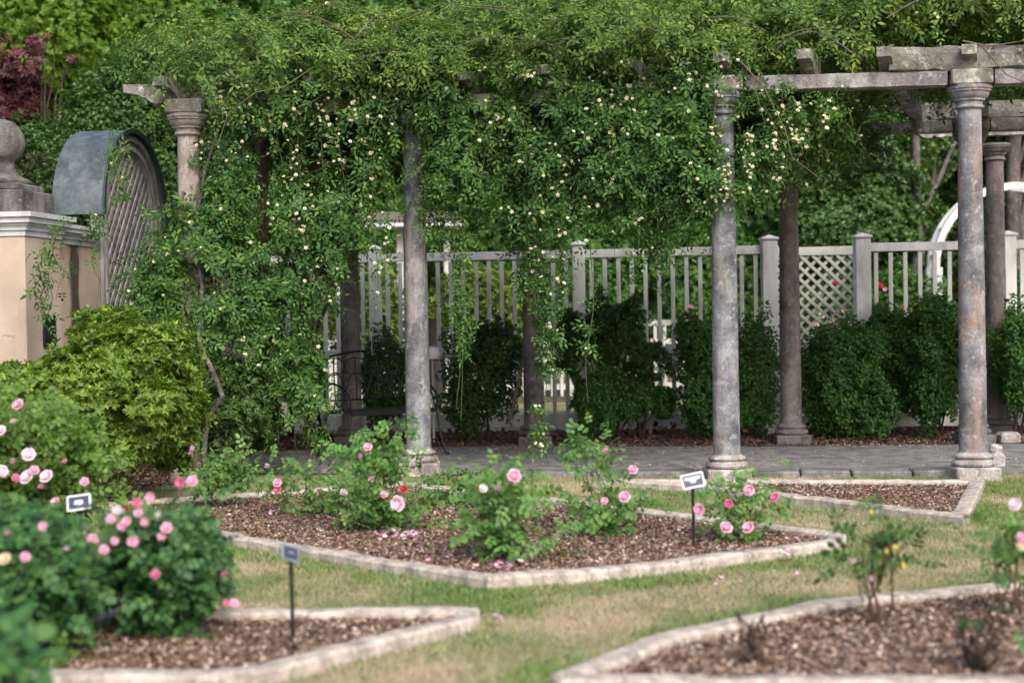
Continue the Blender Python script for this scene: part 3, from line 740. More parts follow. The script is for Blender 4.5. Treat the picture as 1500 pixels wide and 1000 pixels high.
# ================================================================== FENCE
fence = empty('picket_fence', (0, 17.9, 0)); tag(fence, 'long pale grey painted fence with square pickets behind the pergola', 'fence')
def FP(px, Y): p = P(px, 500, Y); p.z = 0; return p
def fpost(p, h=2.20, w=.145, par=fence):
    mb = MB(); mb.box((0, 0, h / 2), (w, w, h), None, .006); o_ = mb.build('fence_post', MT['fence'], par, loc=p - par.location)
    m = MB(); m.box((0, 0, h + .012), (w + .035, w + .035, .024), None, .006)
    q = w / 2 + .012; m.add([(-q, -q, h + .024), (q, -q, h + .024), (q, q, h + .024), (-q, q, h + .024), (0, 0, h + .06)], [(0, 1, 4), (1, 2, 4), (2, 3, 4), (3, 0, 4)])
    m.build('post_cap', MT['fence'], o_)
def run(a, b, H=2.155, spacing=.147, mid=.98):
    d = (b - a); L = d.length; d.normalize(); rz = math.atan2(d.y, d.x); R = Matrix.Rotation(rz, 3, 'Z')
    for z, h_, w_ in ((H - .055, .095, .07), (mid, .085, .06), (.17, .16, .04)):
        mb = MB(); mb.box((0, 0, 0), (L - .146, w_, h_), R, .004); mb.build('rail', MT['fence'], fence, loc=(a + b) / 2 + Vector((0, 0, z)) - fence.location)
    n = int((L - .16) / spacing); me = None
    for i in range(n):
        p = a + d * (.073 + (L - .146) * (i + .5) / n)
        if me is None:
            mb = MB(); mb.box((0, 0, 0), (.045, .038, H - .38), R, .003); me = mb.mesh('picket', MT['fence'])
        link('picket', me, fence, loc=p + Vector((0, 0, (H - .10 + .25) / 2)) - fence.location)
YA = 18.2; P0 = FP(368, 18.7); P1 = FP(551, 18.5); P2 = FP(849, 18.2); P3 = FP(1128, 17.75); P4 = FP(1264, 17.6); P5 = FP(1478, 17.4); P6 = FP(1790, 17.1)
for p in (P0, P1, P2): fpost(p)
fpost(P3, 2.21, .17); fpost(P4, 2.21, .17); fpost(P5); fpost(P6)
run(P0, P1); run(P1, P2); run(P2, P3); run(P4, P5); run(P5, P6)
# left return to beyond
# lattice bay set back between the two broad posts
lat = empty('lattice_screen', (P3 + P4) / 2 + Vector((0, .45, 0))); tag(lat, 'cream diagonal lattice screen set back between the two broad fence posts', 'lattice screen')
LO = lat.location
def lpanel(a, b, H=2.06, z0=.12, sp=.14):
    d = (b - a); L = d.length; d.normalize(); nrm = Vector((-d.y, d.x, 0)); 
    for z, h_ in ((H + .04, .10), (z0, .10), (1.0, .07)):
        mb = MB(); mb.box((a + b) / 2 + Vector((0, 0, z)) - LO, (L, .05, h_), Matrix.Rotation(math.atan2(d.y, d.x), 3, 'Z'), .003); mb.build('frame_rail', MT['lattice'], lat)
    for sgn, off in ((1, .006), (-1, -.008)):
        k = -H
        while k < L + H:
            # line u = k + sgn*(z-z0)
            pts = []
            for z in np.arange(z0, H, .01):
                u = k + (z - z0) if sgn > 0 else k + (H - z)
                if 0 <= u <= L: pts.append((u, z))
            if len(pts) > 6:
                p = a + d * pts[0][0] + Vector((0, 0, pts[0][1])) + nrm * off - LO; q = a + d * pts[-1][0] + Vector((0, 0, pts[-1][1])) + nrm * off - LO
                dd = (q - p); LL = dd.length; dd.normalize(); Rm = Matrix((nrm, dd.cross(nrm), dd)).transposed()
                mb = MB(); mb.box((p + q) / 2, (.010, .036, LL), Rm); mb.build('lattice_slat', MT['lattice'], lat)
            k += sp
B3 = P3 + Vector((.16, .75, 0)); B4 = P4 + Vector((.12, .75, 0))
lpanel(B3, B4); lpanel(P3 + Vector((.10, .09, 0)), B3 + Vector((0, -.03, 0)), sp=.14); lpanel(P4 + Vector((.10, .09, 0)), B4 + Vector((0, -.03, 0)), sp=.14)

# ================================================================== THINGS BEYOND THE FENCE
# white garden arch
wa = empty('garden_arch', P(1490, 500, 22)); wa.location.z = 0; tag(wa, 'white painted wooden garden arch standing beyond the fence at right', 'garden arch')
for yo in (0, .30):
    mb = MB(); r0, r1 = 1.08, 1.18; sp = 1.98; pts = []
    ts = np.linspace(0, math.pi, 30)
    o_ = [(-r1 * math.cos(t), sp + r1 * math.sin(t)) for t in ts]; i_ = [(-r0 * math.cos(t), sp + r0 * math.sin(t)) for t in ts]
    vs = [(x, yo - .03, z) for x, z in o_] + [(x, yo - .03, z) for x, z in i_] + [(x, yo + .03, z) for x, z in o_] + [(x, yo + .03, z) for x, z in i_]
    n = 30; fs = []
    for i in range(n - 1):
        fs += [(i, i + 1, n + i + 1, n + i), (2 * n + i, 3 * n + i, 3 * n + i + 1, 2 * n + i + 1), (i, 2 * n + i, 2 * n + i + 1, i + 1), (n + i, n + i + 1, 3 * n + i + 1, 3 * n + i)]
    mb.add(vs, fs); mb.build('arch_board', MT['white'], wa)
    for s in (-1, 1):
        mb = MB(); mb.box((s * 1.12, yo, sp / 2), (.15, .07, sp), None, .005); mb.build('post', MT['white'], wa)
for t in np.linspace(.15, math.pi - .15, 9):
    mb = MB(); mb.box((-1.12 * math.cos(t), .15, 1.98 + 1.12 * math.sin(t)), (.05, .235, .04), None); mb.build('batten', MT['white'], wa)
# pale shelter behind the fence, seen between leaves
sh = empty('garden_shelter', P(570, 500, 25)); sh.location.z = 0; tag(sh, 'pale wooden garden shelter seen through the fence behind the front column', 'shelter')
for x in (-.95, .2, .95):
    mb = MB(); mb.box((x, 0, 1.4), (.1, .1, 2.8), None, .004); mb.build('post', MT['lattice'], sh)
mb = MB(); mb.box((0, 0, 2.86), (2.45, .9, .09), None, .01); mb.build('eave', MT['white'], sh)
mb = MB(); mb.add([(-1.25, -.48, 2.907), (1.25, -.48, 2.907), (1.1, .6, 3.12), (-1.1, .6, 3.12), (-1.25, .6, 2.907), (1.25, .6, 2.907)], [(0, 1, 2, 3), (0, 3, 4), (1, 5, 2), (3, 2, 5, 4)]); mb.build('roof', plainmat('shelter_roof', (.16, .14, .12), .8, .3, 20), sh)
for i in range(9):
    mb = MB(); mb.box((-.85 + i * .12, .06, 1.05), (.10, .02, 1.9), None); mb.build('wall_board', MT['lattice'], sh)
# low distant fence
lf = empty('low_fence', P(1010, 500, 25)); lf.location.z = 0; tag(lf, 'low cream picket fence far behind the boxwoods beyond the main fence', 'fence')
for z in (.25, .95, 1.25):
    mb = MB(); mb.box((0, 0, z), (7, .05, .09), None); mb.build('rail', MT['lattice'], lf)
pm = MB().box((0, 0, 0), (.05, .03, 1.15), None).mesh('picket', MT['lattice'])
for i in range(46): link('picket', pm, lf, loc=(-3.4 + i * .15, -.045, .68))
poly_obj('gravel_walk', [(-12, 19.6), (14, 19.3), (14, 21.2), (-12, 21.4)], .008, plainmat('pale_gravel', (.36, .31, .25), .95, .25, 60), label='pale gravel walk beyond the fence')

# ================================================================== BENCH
bn = empty('garden_bench', (P(562, 640, 15.9).x, 15.75, .012), math.radians(35)); tag(bn, 'black wrought iron garden bench with looped back on the path behind the grey column', 'bench')
SW, SD, SH = 1.0, .46, .46
def tb(name, pts, r=.011, n=6, par=bn): mb = MB(); mb.tube(pts, r, n); return mb.build(name, MT['iron'], par, True)
for sx_ in (-1, 1):
    x = sx_ * SW / 2
    tb('leg', [(x, -SD / 2, SH), (x + sx_ * .02, -SD / 2 - .04, .2), (x + sx_ * .05, -SD / 2 - .09, 0.012), (x + sx_ * .05, -SD / 2 - .15, .012)], .012)
    tb('leg', [(x, SD / 2, SH), (x + sx_ * .02, SD / 2 + .05, .2), (x + sx_ * .05, SD / 2 + .11, .012), (x + sx_ * .05, SD / 2 + .16, .012)], .012)
    tb('back_post', [(x, SD / 2, SH), (x, SD / 2 + .05, .75), (x, SD / 2 + .09, 1.0), (x - sx_ * .03, SD / 2 + .1, 1.05)], .013)
    tb('armrest', [(x, SD / 2 + .04, .72), (x, .1, .74), (x, -.12, .70), (x, -SD / 2, .62), (x, -SD / 2 - .02, .55), (x, -SD / 2, SH)], .012)
    tb('arm_scroll', [(x, -SD / 2 + .02 + .30 * t, SH + .02 + .22 * math.sin(math.pi * t)) for t in np.linspace(0, 1, 10)], .007)
    tb('arm_scroll', [(x, -.02 + .07 * math.cos(t), .58 + .07 * math.sin(t)) for t in np.linspace(0, 2 * math.pi, 16)], .007)
    tb('stretcher', [(x + sx_ * .035, -SD / 2 - .06, .14), (x + sx_ * .035, SD / 2 + .07, .14)], .008)
for yy in np.linspace(-SD / 2, SD / 2, 9):
    mb = MB(); mb.box((0, yy, SH), (SW, .035, .008), None); mb.build('seat_slat', MT['iron'], bn)
for yy in (-SD / 2 - .02, SD / 2 + .02):
    mb = MB(); mb.box((0, yy, SH - .012), (SW, .012, .04), None); mb.build('seat_rail', MT['iron'], bn)
yb = lambda z: SD / 2 + .04 + .05 * (z - SH) / .55
tb('back_rail', [(-SW / 2 + SW * t, yb(1.0), .98 + .07 * math.sin(math.pi * t)) for t in np.linspace(0, 1, 14)], .012)
tb('back_rail', [(-SW / 2, yb(.55), .56), (SW / 2, yb(.55), .56)], .01)
for i in range(4):
    cx = -SW / 2 + SW * (i + .5) / 4; w = SW / 8
    tb('back_loop', [(cx + w * 1.05 * math.cos(t), yb(.9), .90 + .085 * math.sin(t)) for t in np.linspace(0, 2 * math.pi, 20)], .007)
    tb('back_arch', [(cx - w * math.cos(t), yb(.7), .56 + .28 * math.sin(t)) for t in np.linspace(0, math.pi, 14)], .007)
    tb('back_bar', [(cx, yb(.6), .56), (cx, yb(.95), .99)], .007)

# ================================================================== PLANT LABELS
def plant_sign(px, pyb, pyt, label, wpx, yaw=0, tilt=-.45, roll=-.15, dark=False):
    b = G(px, pyb, .0); Y = b.y; sc = Y / FPX
    t = P(px, pyt, Y); h = t.z
    s = empty('plant_label', b); tag(s, label, 'plant label', 'plant labels on black stakes')
    mb = MB(); mb.tube([(0, .01, 0), (0.003, .008, h * .5), (0, .006, h)], .009, 8); mb.build('stake', MT['signstake'], s, True)
    W = wpx * sc; Hh = W * .66
    R = Matrix.Rotation(yaw, 3, 'Z') @ Matrix.Rotation(roll, 3, 'Y') @ Matrix.Rotation(tilt, 3, 'X')
    c = Vector((0, -.012, h + Hh * .12))
    m = MB(); n = 20; out = []
    for k in range(4):
        cx, cz = [(1, 1), (-1, 1), (-1, -1), (1, -1)][k]
        for j in range(5):
            a = math.pi / 2 * (k + j / 4); rr = .009; out.append((cx * (W / 2 - rr) + rr * math.cos(a), cz * (Hh / 2 - rr) + rr * math.sin(a)))
    m.prism(out, c, R @ Vector((1, 0, 0)), R @ Vector((0, 0, 1)), R @ Vector((0, 1, 0)), .008); fr = m.build('frame', MT['signwhite'] if not dark else plainmat('sign_frame_gray', (.22, .25, .30), .4, .05), s)
    def plate(nm, x0, x1, z0, z1, mat, off):
        q = MB(); vs = [c + R @ Vector((x * W / 2, -off, z * Hh / 2)) for x, z in ((x0, z0), (x1, z0), (x1, z1), (x0, z1))]
        q.add(vs, [(0, 1, 2, 3)]); q.build(nm, mat, s)
    plate('plate', -.83, .83, -.76, .76, MT['signface'], .0055)
    return s, plate
s, pf = plant_sign(119, 850, 738, 'white framed plant label at left above the pink rose bush', 36, tilt=-.35, roll=-.12)
pf('lettering', -.34, .34, .06, .26, MT['signwhite'], .0068); pf('lettering', -.42, .38, -.20, -.02, MT['signwhite'], .0068); pf('lettering', -.2, .25, -.36, -.28, MT['signwhite'], .0068)
s, pf = plant_sign(1016, 808, 706, 'white framed plant label leaning at the right of the middle rose bed', 34, tilt=-.3, roll=-.2)
pf('lettering', -.68, .68, .12, .5, MT['signwhite'], .0068); pf('lettering', -.35, .4, -.02, .08, MT['signwhite'], .0068); pf('lettering', -.28, .3, -.18, -.08, MT['signwhite'], .0068); pf('lettering', -.2, .2, -.34, -.26, MT['signwhite'], .0068)
s, pf = plant_sign(428, 950, 812, 'dark narrow plant label turned edge on above the lower left bed', 36, yaw=.95, tilt=-.3, roll=.3, dark=True)
pf('lettering', -.3, .3, .0, .1, MT['signwhite'], .0068)

# small fittings in the border
for px, py, Y, lab in ((677, 642, 16.9, 'small black spotlight on the mulch left of the rear column'), (938, 640, 17.0, 'small black spotlight on the mulch below the yew')):
    b = G(px, py, 0); s = empty('ground_spotlight', b); tag(s, lab, 'spotlight', 'garden spotlights')
    mb = MB(); mb.lathe([(.012, 0), (.012, .09), (.02, .10)], 10); mb.build('stem', MT['iron'], s)
    mb = MB(); mb.tube([(0, .04, .10), (0, -.05, .15)], [.03, .042], 12); mb.build('lamp_head', MT['iron'], s)
b = FP(633, 17.2); s = empty('garden_light', b); tag(s, 'round white topped garden light on a thin pole right of the bench column', 'garden light')
mb = MB(); mb.lathe([(.012, 0), (.012, .93)], 8); mb.build('pole', MT['white'], s, True)
mb = MB(); mb.lathe([(.02, .92), (.085, .94), (.10, .98), (.10, 1.02), (.085, 1.06), (.03, 1.075)], 20); mb.build('lamp_head', MT['globe'], s, True)
for px, py, Y, lab in ((1458, 672, 14.2, 'broken pale stone chunk lying behind the right column'),):
    b = G(px, 684, 0); mb = MB()
    mb.box((0, 0, .06), (.12, .18, .14), Matrix.Rotation(.3, 3, 'Z'), .03); mb.box((.015, .03, .16), (.09, .10, .08), Matrix.Rotation(.9, 3, 'Z') @ Matrix.Rotation(.3, 3, 'X'), .025)
    o = mb.build('stone_chunk', MT['plinth'], loc=b); tag(o, lab, 'stone')
b = G(1476, 650, 0); mb = MB(); mb.box((0, 0, .06), (.22, .2, .13), Matrix.Rotation(.2, 3, 'Z'), .03); o = mb.build('stone_chunk', MT['plinth'], loc=b); tag(o, 'low pale stone block beside the rear column at the right edge', 'stone')

# ================================================================== BACKGROUND WOODS AND TREES
fw = [((-20 + 5.2 * i + random.uniform(-1, 1), 40 + random.uniform(-2, 3), 3.5 + random.uniform(-1, 2.5)), (3.6, 2.5, 4.6)) for i in range(9)] + \
     [((-22 + 6 * i + random.uniform(-1, 1), 43, 10 + random.uniform(-1, 1)), (4, 3, 5)) for i in range(8)]
o = foliage('distant_wood', MT['far'], BIGSP, fw, 48000, up=.5, shell=.12, lump=.2, lscale=2.0, smin=.7, smax=1.4)
tag(o, 'dense dark green wood filling the far background', 'woodland', None, 'stuff')
def tree(name, px, Y, trunk_r, trunk_top_py, crown, n, mat, proto, lab, group=None, cat='tree', holes=.0, barkmat=None, branches=6, sm=(.75, 1.3), lean=0, lump=.32, lscale=.8, pyb=620):
    b = P(px, 600, Y); b.z = 0; t = empty(name, b); tag(t, lab, cat, group)
    top = P(px + lean, trunk_top_py, Y) - b
    mb = MB(); w = wander((0, 0, -.05), top, 10, .05); mb.tube(w, taper(11, trunk_r, trunk_r * .45), 10); mb.build('trunk', barkmat or MT['bark'], t, True)
    bl = [(c_[0] - b, c_[1], c_[2]) for c_ in crown]
    if branches:
        mb = MB()
        for i in range(branches):
            c_ = bl[i % len(bl)]; e = c_[0] + Vector((random.uniform(-.5, .5) * c_[1][0], random.uniform(-.3, .3) * c_[1][1], random.uniform(-.2, .5) * c_[1][2]))
            s_ = w[random.randint(4, 9)]; q = wander(s_, e, 7, .08); mb.tube(q, taper(8, trunk_r * .4, trunk_r * .1), 6)
        mb.build('branches', barkmat or MT['bark'], t, True)
    p, nn = blob_points(bl, n, lump=lump, lscale=lscale, holes=holes, hscale=.7)
    V, Fc = scatter(proto, p, nn + UPV * .7, rscale(len(p), *sm), .5, .3)
    link('crown', mesh_np('crown', V, Fc, mat), t)
    return t
tree('evergreen_tree', 640, 29, .16, 100, [PB(560, 60, 29, 150, 150, 1.3), PB(700, 130, 28.5, 150, 140, 1.3), PB(620, 300, 28.5, 150, 130, 1.2), PB(760, 360, 28, 110, 120, 1)], 13000, MT['tree'], TREESP, 'dense green tree behind the vines left of centre', 'trees beyond the fence')
tree('evergreen_tree', 900, 27, .15, 120, [PB(870, 250, 27, 130, 120, 1.3), PB(960, 330, 26.5, 120, 120, 1.2), PB(850, 400, 26, 110, 90, 1), PB(930, 120, 27.5, 160, 120, 1.2)], 14000, MT['tree'], TREESP, 'glossy green tree rising behind the middle of the fence', 'trees beyond the fence')
tree('evergreen_tree', 1130, 26, .15, 120, [PB(1110, 290, 26, 120, 110, 1.2), PB(1180, 400, 25.5, 110, 80, 1), PB(1040, 400, 25.5, 110, 90, 1), PB(1150, 160, 27, 150, 110, 1.2)], 14000, MT['tree'], TREESP, 'bright leaved tree between the two right front columns', 'trees beyond the fence')
tree('evergreen_tree', 1270, 24, .12, 160, [PB(1265, 250, 24, 90, 90, 1.0), PB(1240, 330, 23.8, 100, 80, .9), PB(1300, 330, 24, 80, 70, .9), PB(1330, 200, 25, 90, 80, .9)], 17000, MT['hedge'], HEDGESP, 'grey green small leaved tree with pale flecks above the lattice screen', 'trees beyond the fence', sm=(.9, 1.5))
tree('bare_trunk_tree', 1340, 23.5, .11, 150, [PB(1400, 90, 25, 160, 90, 1.0), PB(1320, 60, 25, 120, 80, 1.0)], 7000, MT['dkshrub'], TREESP, 'tree with a bare grey trunk seen left of the rust stained column', 'trees beyond the fence', barkmat=MT['trunkgray'])
tree('bare_trunk_tree', 1490, 25, .17, 60, [PB(1490, 60, 27, 160, 110, 1.2), PB(1480, 180, 28, 140, 80, 1.0), PB(1560, 330, 28, 120, 120, 1.)], 9000, MT['dkshrub'], TREESP, 'tall tree with dark trunk at the right edge behind the white arch', 'trees beyond the fence', barkmat=MT['trunkgray'])
tree('broadleaf_tree', 1400, 29, .15, 160, [PB(1410, 280, 29, 150, 110, 1.2), PB(1460, 400, 28, 150, 80, 1.0), PB(1350, 380, 28, 110, 80, 1.)], 11000, MT['dkshrub'], TREESP, 'dark leaved tree behind the white garden arch', 'trees beyond the fence')
tree('broadleaf_tree', 165, 26, .14, -60, [PB(60, 30, 25, 130, 120, 1.2), PB(200, 40, 26, 110, 90, 1.0), PB(120, 130, 26, 150, 90, 1.0), PB(-60, 150, 25, 120, 140, 1.)], 13000, MT['brtree'], TREESP, 'bright yellow green tree at the top left corner', 'trees at the left', barkmat=MT['trunkgray'])
tree('broadleaf_tree', 420, 27, .14, 60, [PB(330, 60, 27, 150, 130, 1.2), PB(460, 120, 27, 150, 130, 1.2), PB(400, 280, 26, 150, 140, 1.)], 13000, MT['tree'], TREESP, 'mid green tree behind the left end of the pergola', 'trees at the left')
t = tree('japanese_maple', 70, 19.5, .07, 160, [PB(75, 70, 19.2, 34, 22, .35), PB(35, 100, 19.2, 42, 26, .4), PB(92, 95, 19.2, 28, 18, .3), PB(20, 130, 19.2, 36, 26, .35), PB(10, 165, 19.2, 36, 20, .35), PB(-20, 100, 19.2, 40, 60, .4), PB(50, 130, 19.3, 34, 14, .3)], 1900, MT['maple'], MAPLESP, 'purple red leaved maple at the upper left', None, holes=.5, branches=16, sm=(.8, 1.4), lump=.4, lscale=.3)
# hedge at left, behind the arch
hb = [PB(60, 260, 17.6, 90, 90, .6), PB(170, 180, 18.2, 90, 80, .6), PB(270, 130, 18.6, 110, 90, .7), PB(260, 260, 18.6, 110, 110, .7), PB(330, 330, 19, 60, 110, .6), PB(120, 320, 18.4, 110, 100, .6), PB(230, 400, 19, 130, 110, .6), PB(-30, 300, 17.4, 80, 110, .6)]
hd = empty('evergreen_hedge', (P(200, 500, 18.4).x, 18.4, 0)); tag(hd, 'tall glossy evergreen hedge rising behind the copper hooded arch', 'hedge')
hb = [(c_ - hd.location, r_, w_) for c_, r_, w_ in hb]
foliage('foliage', MT['hedge'], HEDGESP, hb, 42000, hd, lump=.3, lscale=.35, smin=.5, smax=.9, holes=.36, hscale=.4)
mb = MB()
for i in range(9): mb.tube(wander((-2.4 + i * .55, .1, -.02), (-2.4 + i * .55 + random.uniform(-.3, .3), random.uniform(-.2, .2), 2.6), 8, .08), taper(9, .05, .02), 6)
mb.build('stems', MT['bark'], hd)

# ================================================================== BORDER SHRUBS
def shrub(name, px, py_base, crown, n, mat, proto, lab, group=None, cat='shrub', Y=None, stems=5, jitter=.5, bark='bark', sr=.013, **kw):
    b = G(px, py_base, 0) if Y is None else Vector((P(px, py_base, Y).x, Y, 0))
    t = empty(name, b); tag(t, lab, cat, group)
    bl = [(c_ - b, r_, w_) for c_, r_, w_ in crown]
    for i in range(stems):
        c_ = bl[i % len(bl)]; e = c_[0] + Vector((random.uniform(-.6, .6) * c_[1][0], random.uniform(-.5, .3) * c_[1][1], random.uniform(.0, .6) * c_[1][2]))
        mb = MB(); mb.tube(wander((random.uniform(-.06, .06), random.uniform(-.05, .05), -.02), e, 7, .04), taper(8, sr, sr * .35), 6); mb.build('stem', MT[bark], t, True)
    kw2 = dict(lump=.48, lscale=.15, shell=.2); kw2.update(kw)
    foliage('foliage', mat, proto, bl, n, t, jitter=jitter, **kw2)
    return t
Yh = 17.25
BW = 'clipped boxwoods along the fence'
shrub('boxwood', 707, 622, [PB(705, 550, Yh, 54, 70, .38), PB(720, 510, Yh, 40, 42, .3), PB(680, 590, Yh, 34, 36, .3)], 7500, MT['yew'], BOXSPRIG, 'loose dark boxwood between the bench column and the vine draped rear column', BW, Y=Yh)
shrub('boxwood', 565, 618, [PB(565, 560, Yh + .3, 38, 62, .3)], 3600, MT['yew'], BOXSPRIG, 'narrow dark boxwood behind the iron bench', BW, Y=Yh + .3)
shrub('boxwood', 878, 626, [PB(878, 582, Yh - .1, 37, 43, .27)], 6500, MT['box'], BOXSPRIG, 'small tight round boxwood right of the vine draped rear column', BW, Y=Yh)
shrub('yew_bush', 900, 626, [PB(880, 480, Yh + .15, 30, 46, .25), PB(915, 485, Yh + .15, 28, 48, .25), PB(945, 535, Yh + .1, 32, 26, .25), PB(835, 500, Yh + .25, 24, 50, .2)], 6500, MT['yew'], YEWSPRIG, 'tall ragged yew with bare twigs above the small round boxwood', None, Y=Yh + .1, stems=9, holes=.46, hscale=.16, smin=.9, smax=1.5)
shrub('boxwood', 935, 616, [PB(930, 582, Yh, 34, 28, .2), PB(970, 590, Yh + .1, 24, 22, .18)], 3200, MT['box'], BOXSPRIG, 'low straggly boxwood between the round one and the blue grey column', BW, Y=Yh, holes=.35, hscale=.12)
shrub('boxwood', 1050, 624, [PB(1035, 560, Yh - .2, 46, 62, .36), PB(1102, 545, Yh - .2, 34, 75, .32), PB(1065, 600, Yh - .2, 60, 28, .3), PB(1015, 500, Yh, 26, 40, .2)], 13000, MT['box'], BOXSPRIG, 'wide boxwood standing behind the blue grey front column', BW, Y=Yh)
shrub('boxwood', 1245, 628, [PB(1235, 560, Yh - .4, 52, 66, .42), PB(1265, 590, Yh - .45, 50, 42, .4), PB(1200, 560, Yh - .2, 30, 66, .3), PB(1245, 520, Yh - .3, 46, 46, .35)], 15000, MT['box'], BOXSPRIG, 'largest rounded boxwood in front of the lattice screen', BW, Y=Yh - .2)
shrub('boxwood', 1300, 620, [PB(1298, 500, Yh, 38, 56, .3), PB(1315, 560, Yh + .1, 34, 50, .28)], 6500, MT['box'], BOXSPRIG, 'upright boxwood behind the largest one with its top by the broad post', BW, Y=Yh)
shrub('boxwood', 1372, 620, [PB(1368, 530, Yh - .4, 46, 84, .42), PB(1372, 480, Yh - .4, 38, 50, .35)], 12000, MT['box'], BOXSPRIG, 'tall boxwood just left of the rust stained column', BW, Y=Yh - .3)
shrub('boxwood', 1490, 612, [PB(1492, 520, Yh - .4, 34, 78, .38), PB(1540, 530, Yh - .4, 40, 80, .38)], 9000, MT['box'], BOXSPRIG, 'boxwood cut by the right edge of the frame', BW, Y=Yh - .3)
# roses and shrubs beyond the fence
for i, (px, py, rx, ry, Y, m_) in enumerate(((700, 440, 70, 50, 20.5, 'azalea'), (520, 430, 60, 70, 21, 'azalea'), (860, 450, 70, 60, 21, 'tree'), (1050, 480, 60, 50, 22, 'tree'), (1220, 470, 70, 60, 21, 'hedge'), (1320, 450, 60, 60, 21, 'tree'), (1480, 450, 60, 60, 21.5, 'tree'))):
    labs = ['yellow green shrub behind the fence beside the rear middle column', 'yellowish shrub behind the fence above the bench', 'mid green shrub behind the fence at the centre post', 'green shrub behind the fence near the low cream fence',
            'rose bush with white flowers behind the lattice screen', 'rose bush with red flowers beyond the fence left of the white arch', 'green shrub behind the fence at the right edge']
    t = shrub('garden_shrub', px, 560, [PB(px, py, Y, rx, ry, .5), PB(px + 20, py + 50, Y, rx * .9, ry, .5)], 3200, MT[m_], HEDGESP, labs[i], 'shrubs beyond the fence', Y=Y, smin=.8, smax=1.3)

# ================================================================== FLOWERS
def bloom_mesh(name, mat, R=1.0, layers=((6, 1.0, 1.25), (6, .85, .95), (5, .66, .6), (4, .42, .35), (3, .22, .15)), seed=0):
    r = random.Random(seed); mb = MB()
    for n, rad, op in layers:
        a0 = r.uniform(0, 6)
        for i in range(n):
            a = a0 + 2 * math.pi * i / n + r.uniform(-.15, .15); w = rad * 1.25 * math.pi / n * 1.15; opn = op + r.uniform(-.12, .12)
            c, s_ = math.cos(a), math.sin(a); grid = []
            for v in range(4):
                t = v / 3; ln = R * rad * t; ang = opn * (1 - .25 * t)
                rr = ln * math.sin(ang) ; zz = ln * math.cos(ang) * .8 + (.12 * R * (t ** 2) * (-1 if op > 1 else .3))
                for u in (-1, -.33, .33, 1):
                    ww = w * R * (.25 + .9 * math.sin(math.pi * min(1, .15 + t * .75))) * .55 * u
                    cup = .10 * R * u * u * (1 if op < 1.1 else .3)
                    x = rr - cup * .5; y = ww; grid.append((x * c - y * s_ + r.uniform(-.02, .02) * R, x * s_ + y * c + r.uniform(-.02, .02) * R, zz + cup + r.uniform(-.02, .02) * R))
            mb.add(grid, [(v * 4 + u, v * 4 + u + 1, (v + 1) * 4 + u + 1, (v + 1) * 4 + u) for v in range(3) for u in range(3)])
    if len(layers) > 2: mb.lathe([(.02 * R, .02 * R), (.26 * R, .10 * R), (.30 * R, .28 * R), (.22 * R, .42 * R), (.08 * R, .48 * R)], 9, (0, 0, 0), .12)
    return mb.mesh(name, mat, True)
BL = {c: [bloom_mesh('rose_bloom', MT[c], 1.0, seed=k) for k in range(2)] for c in ('pink', 'palepink', 'deeppink', 'red', 'cream')}
BUD = {c: bloom_mesh('rose_bud', MT[c], 1.0, ((4, 1.0, .38), (3, .95, .2)), seed=5) for c in ('pink', 'palepink', 'deeppink', 'red', 'cream')}
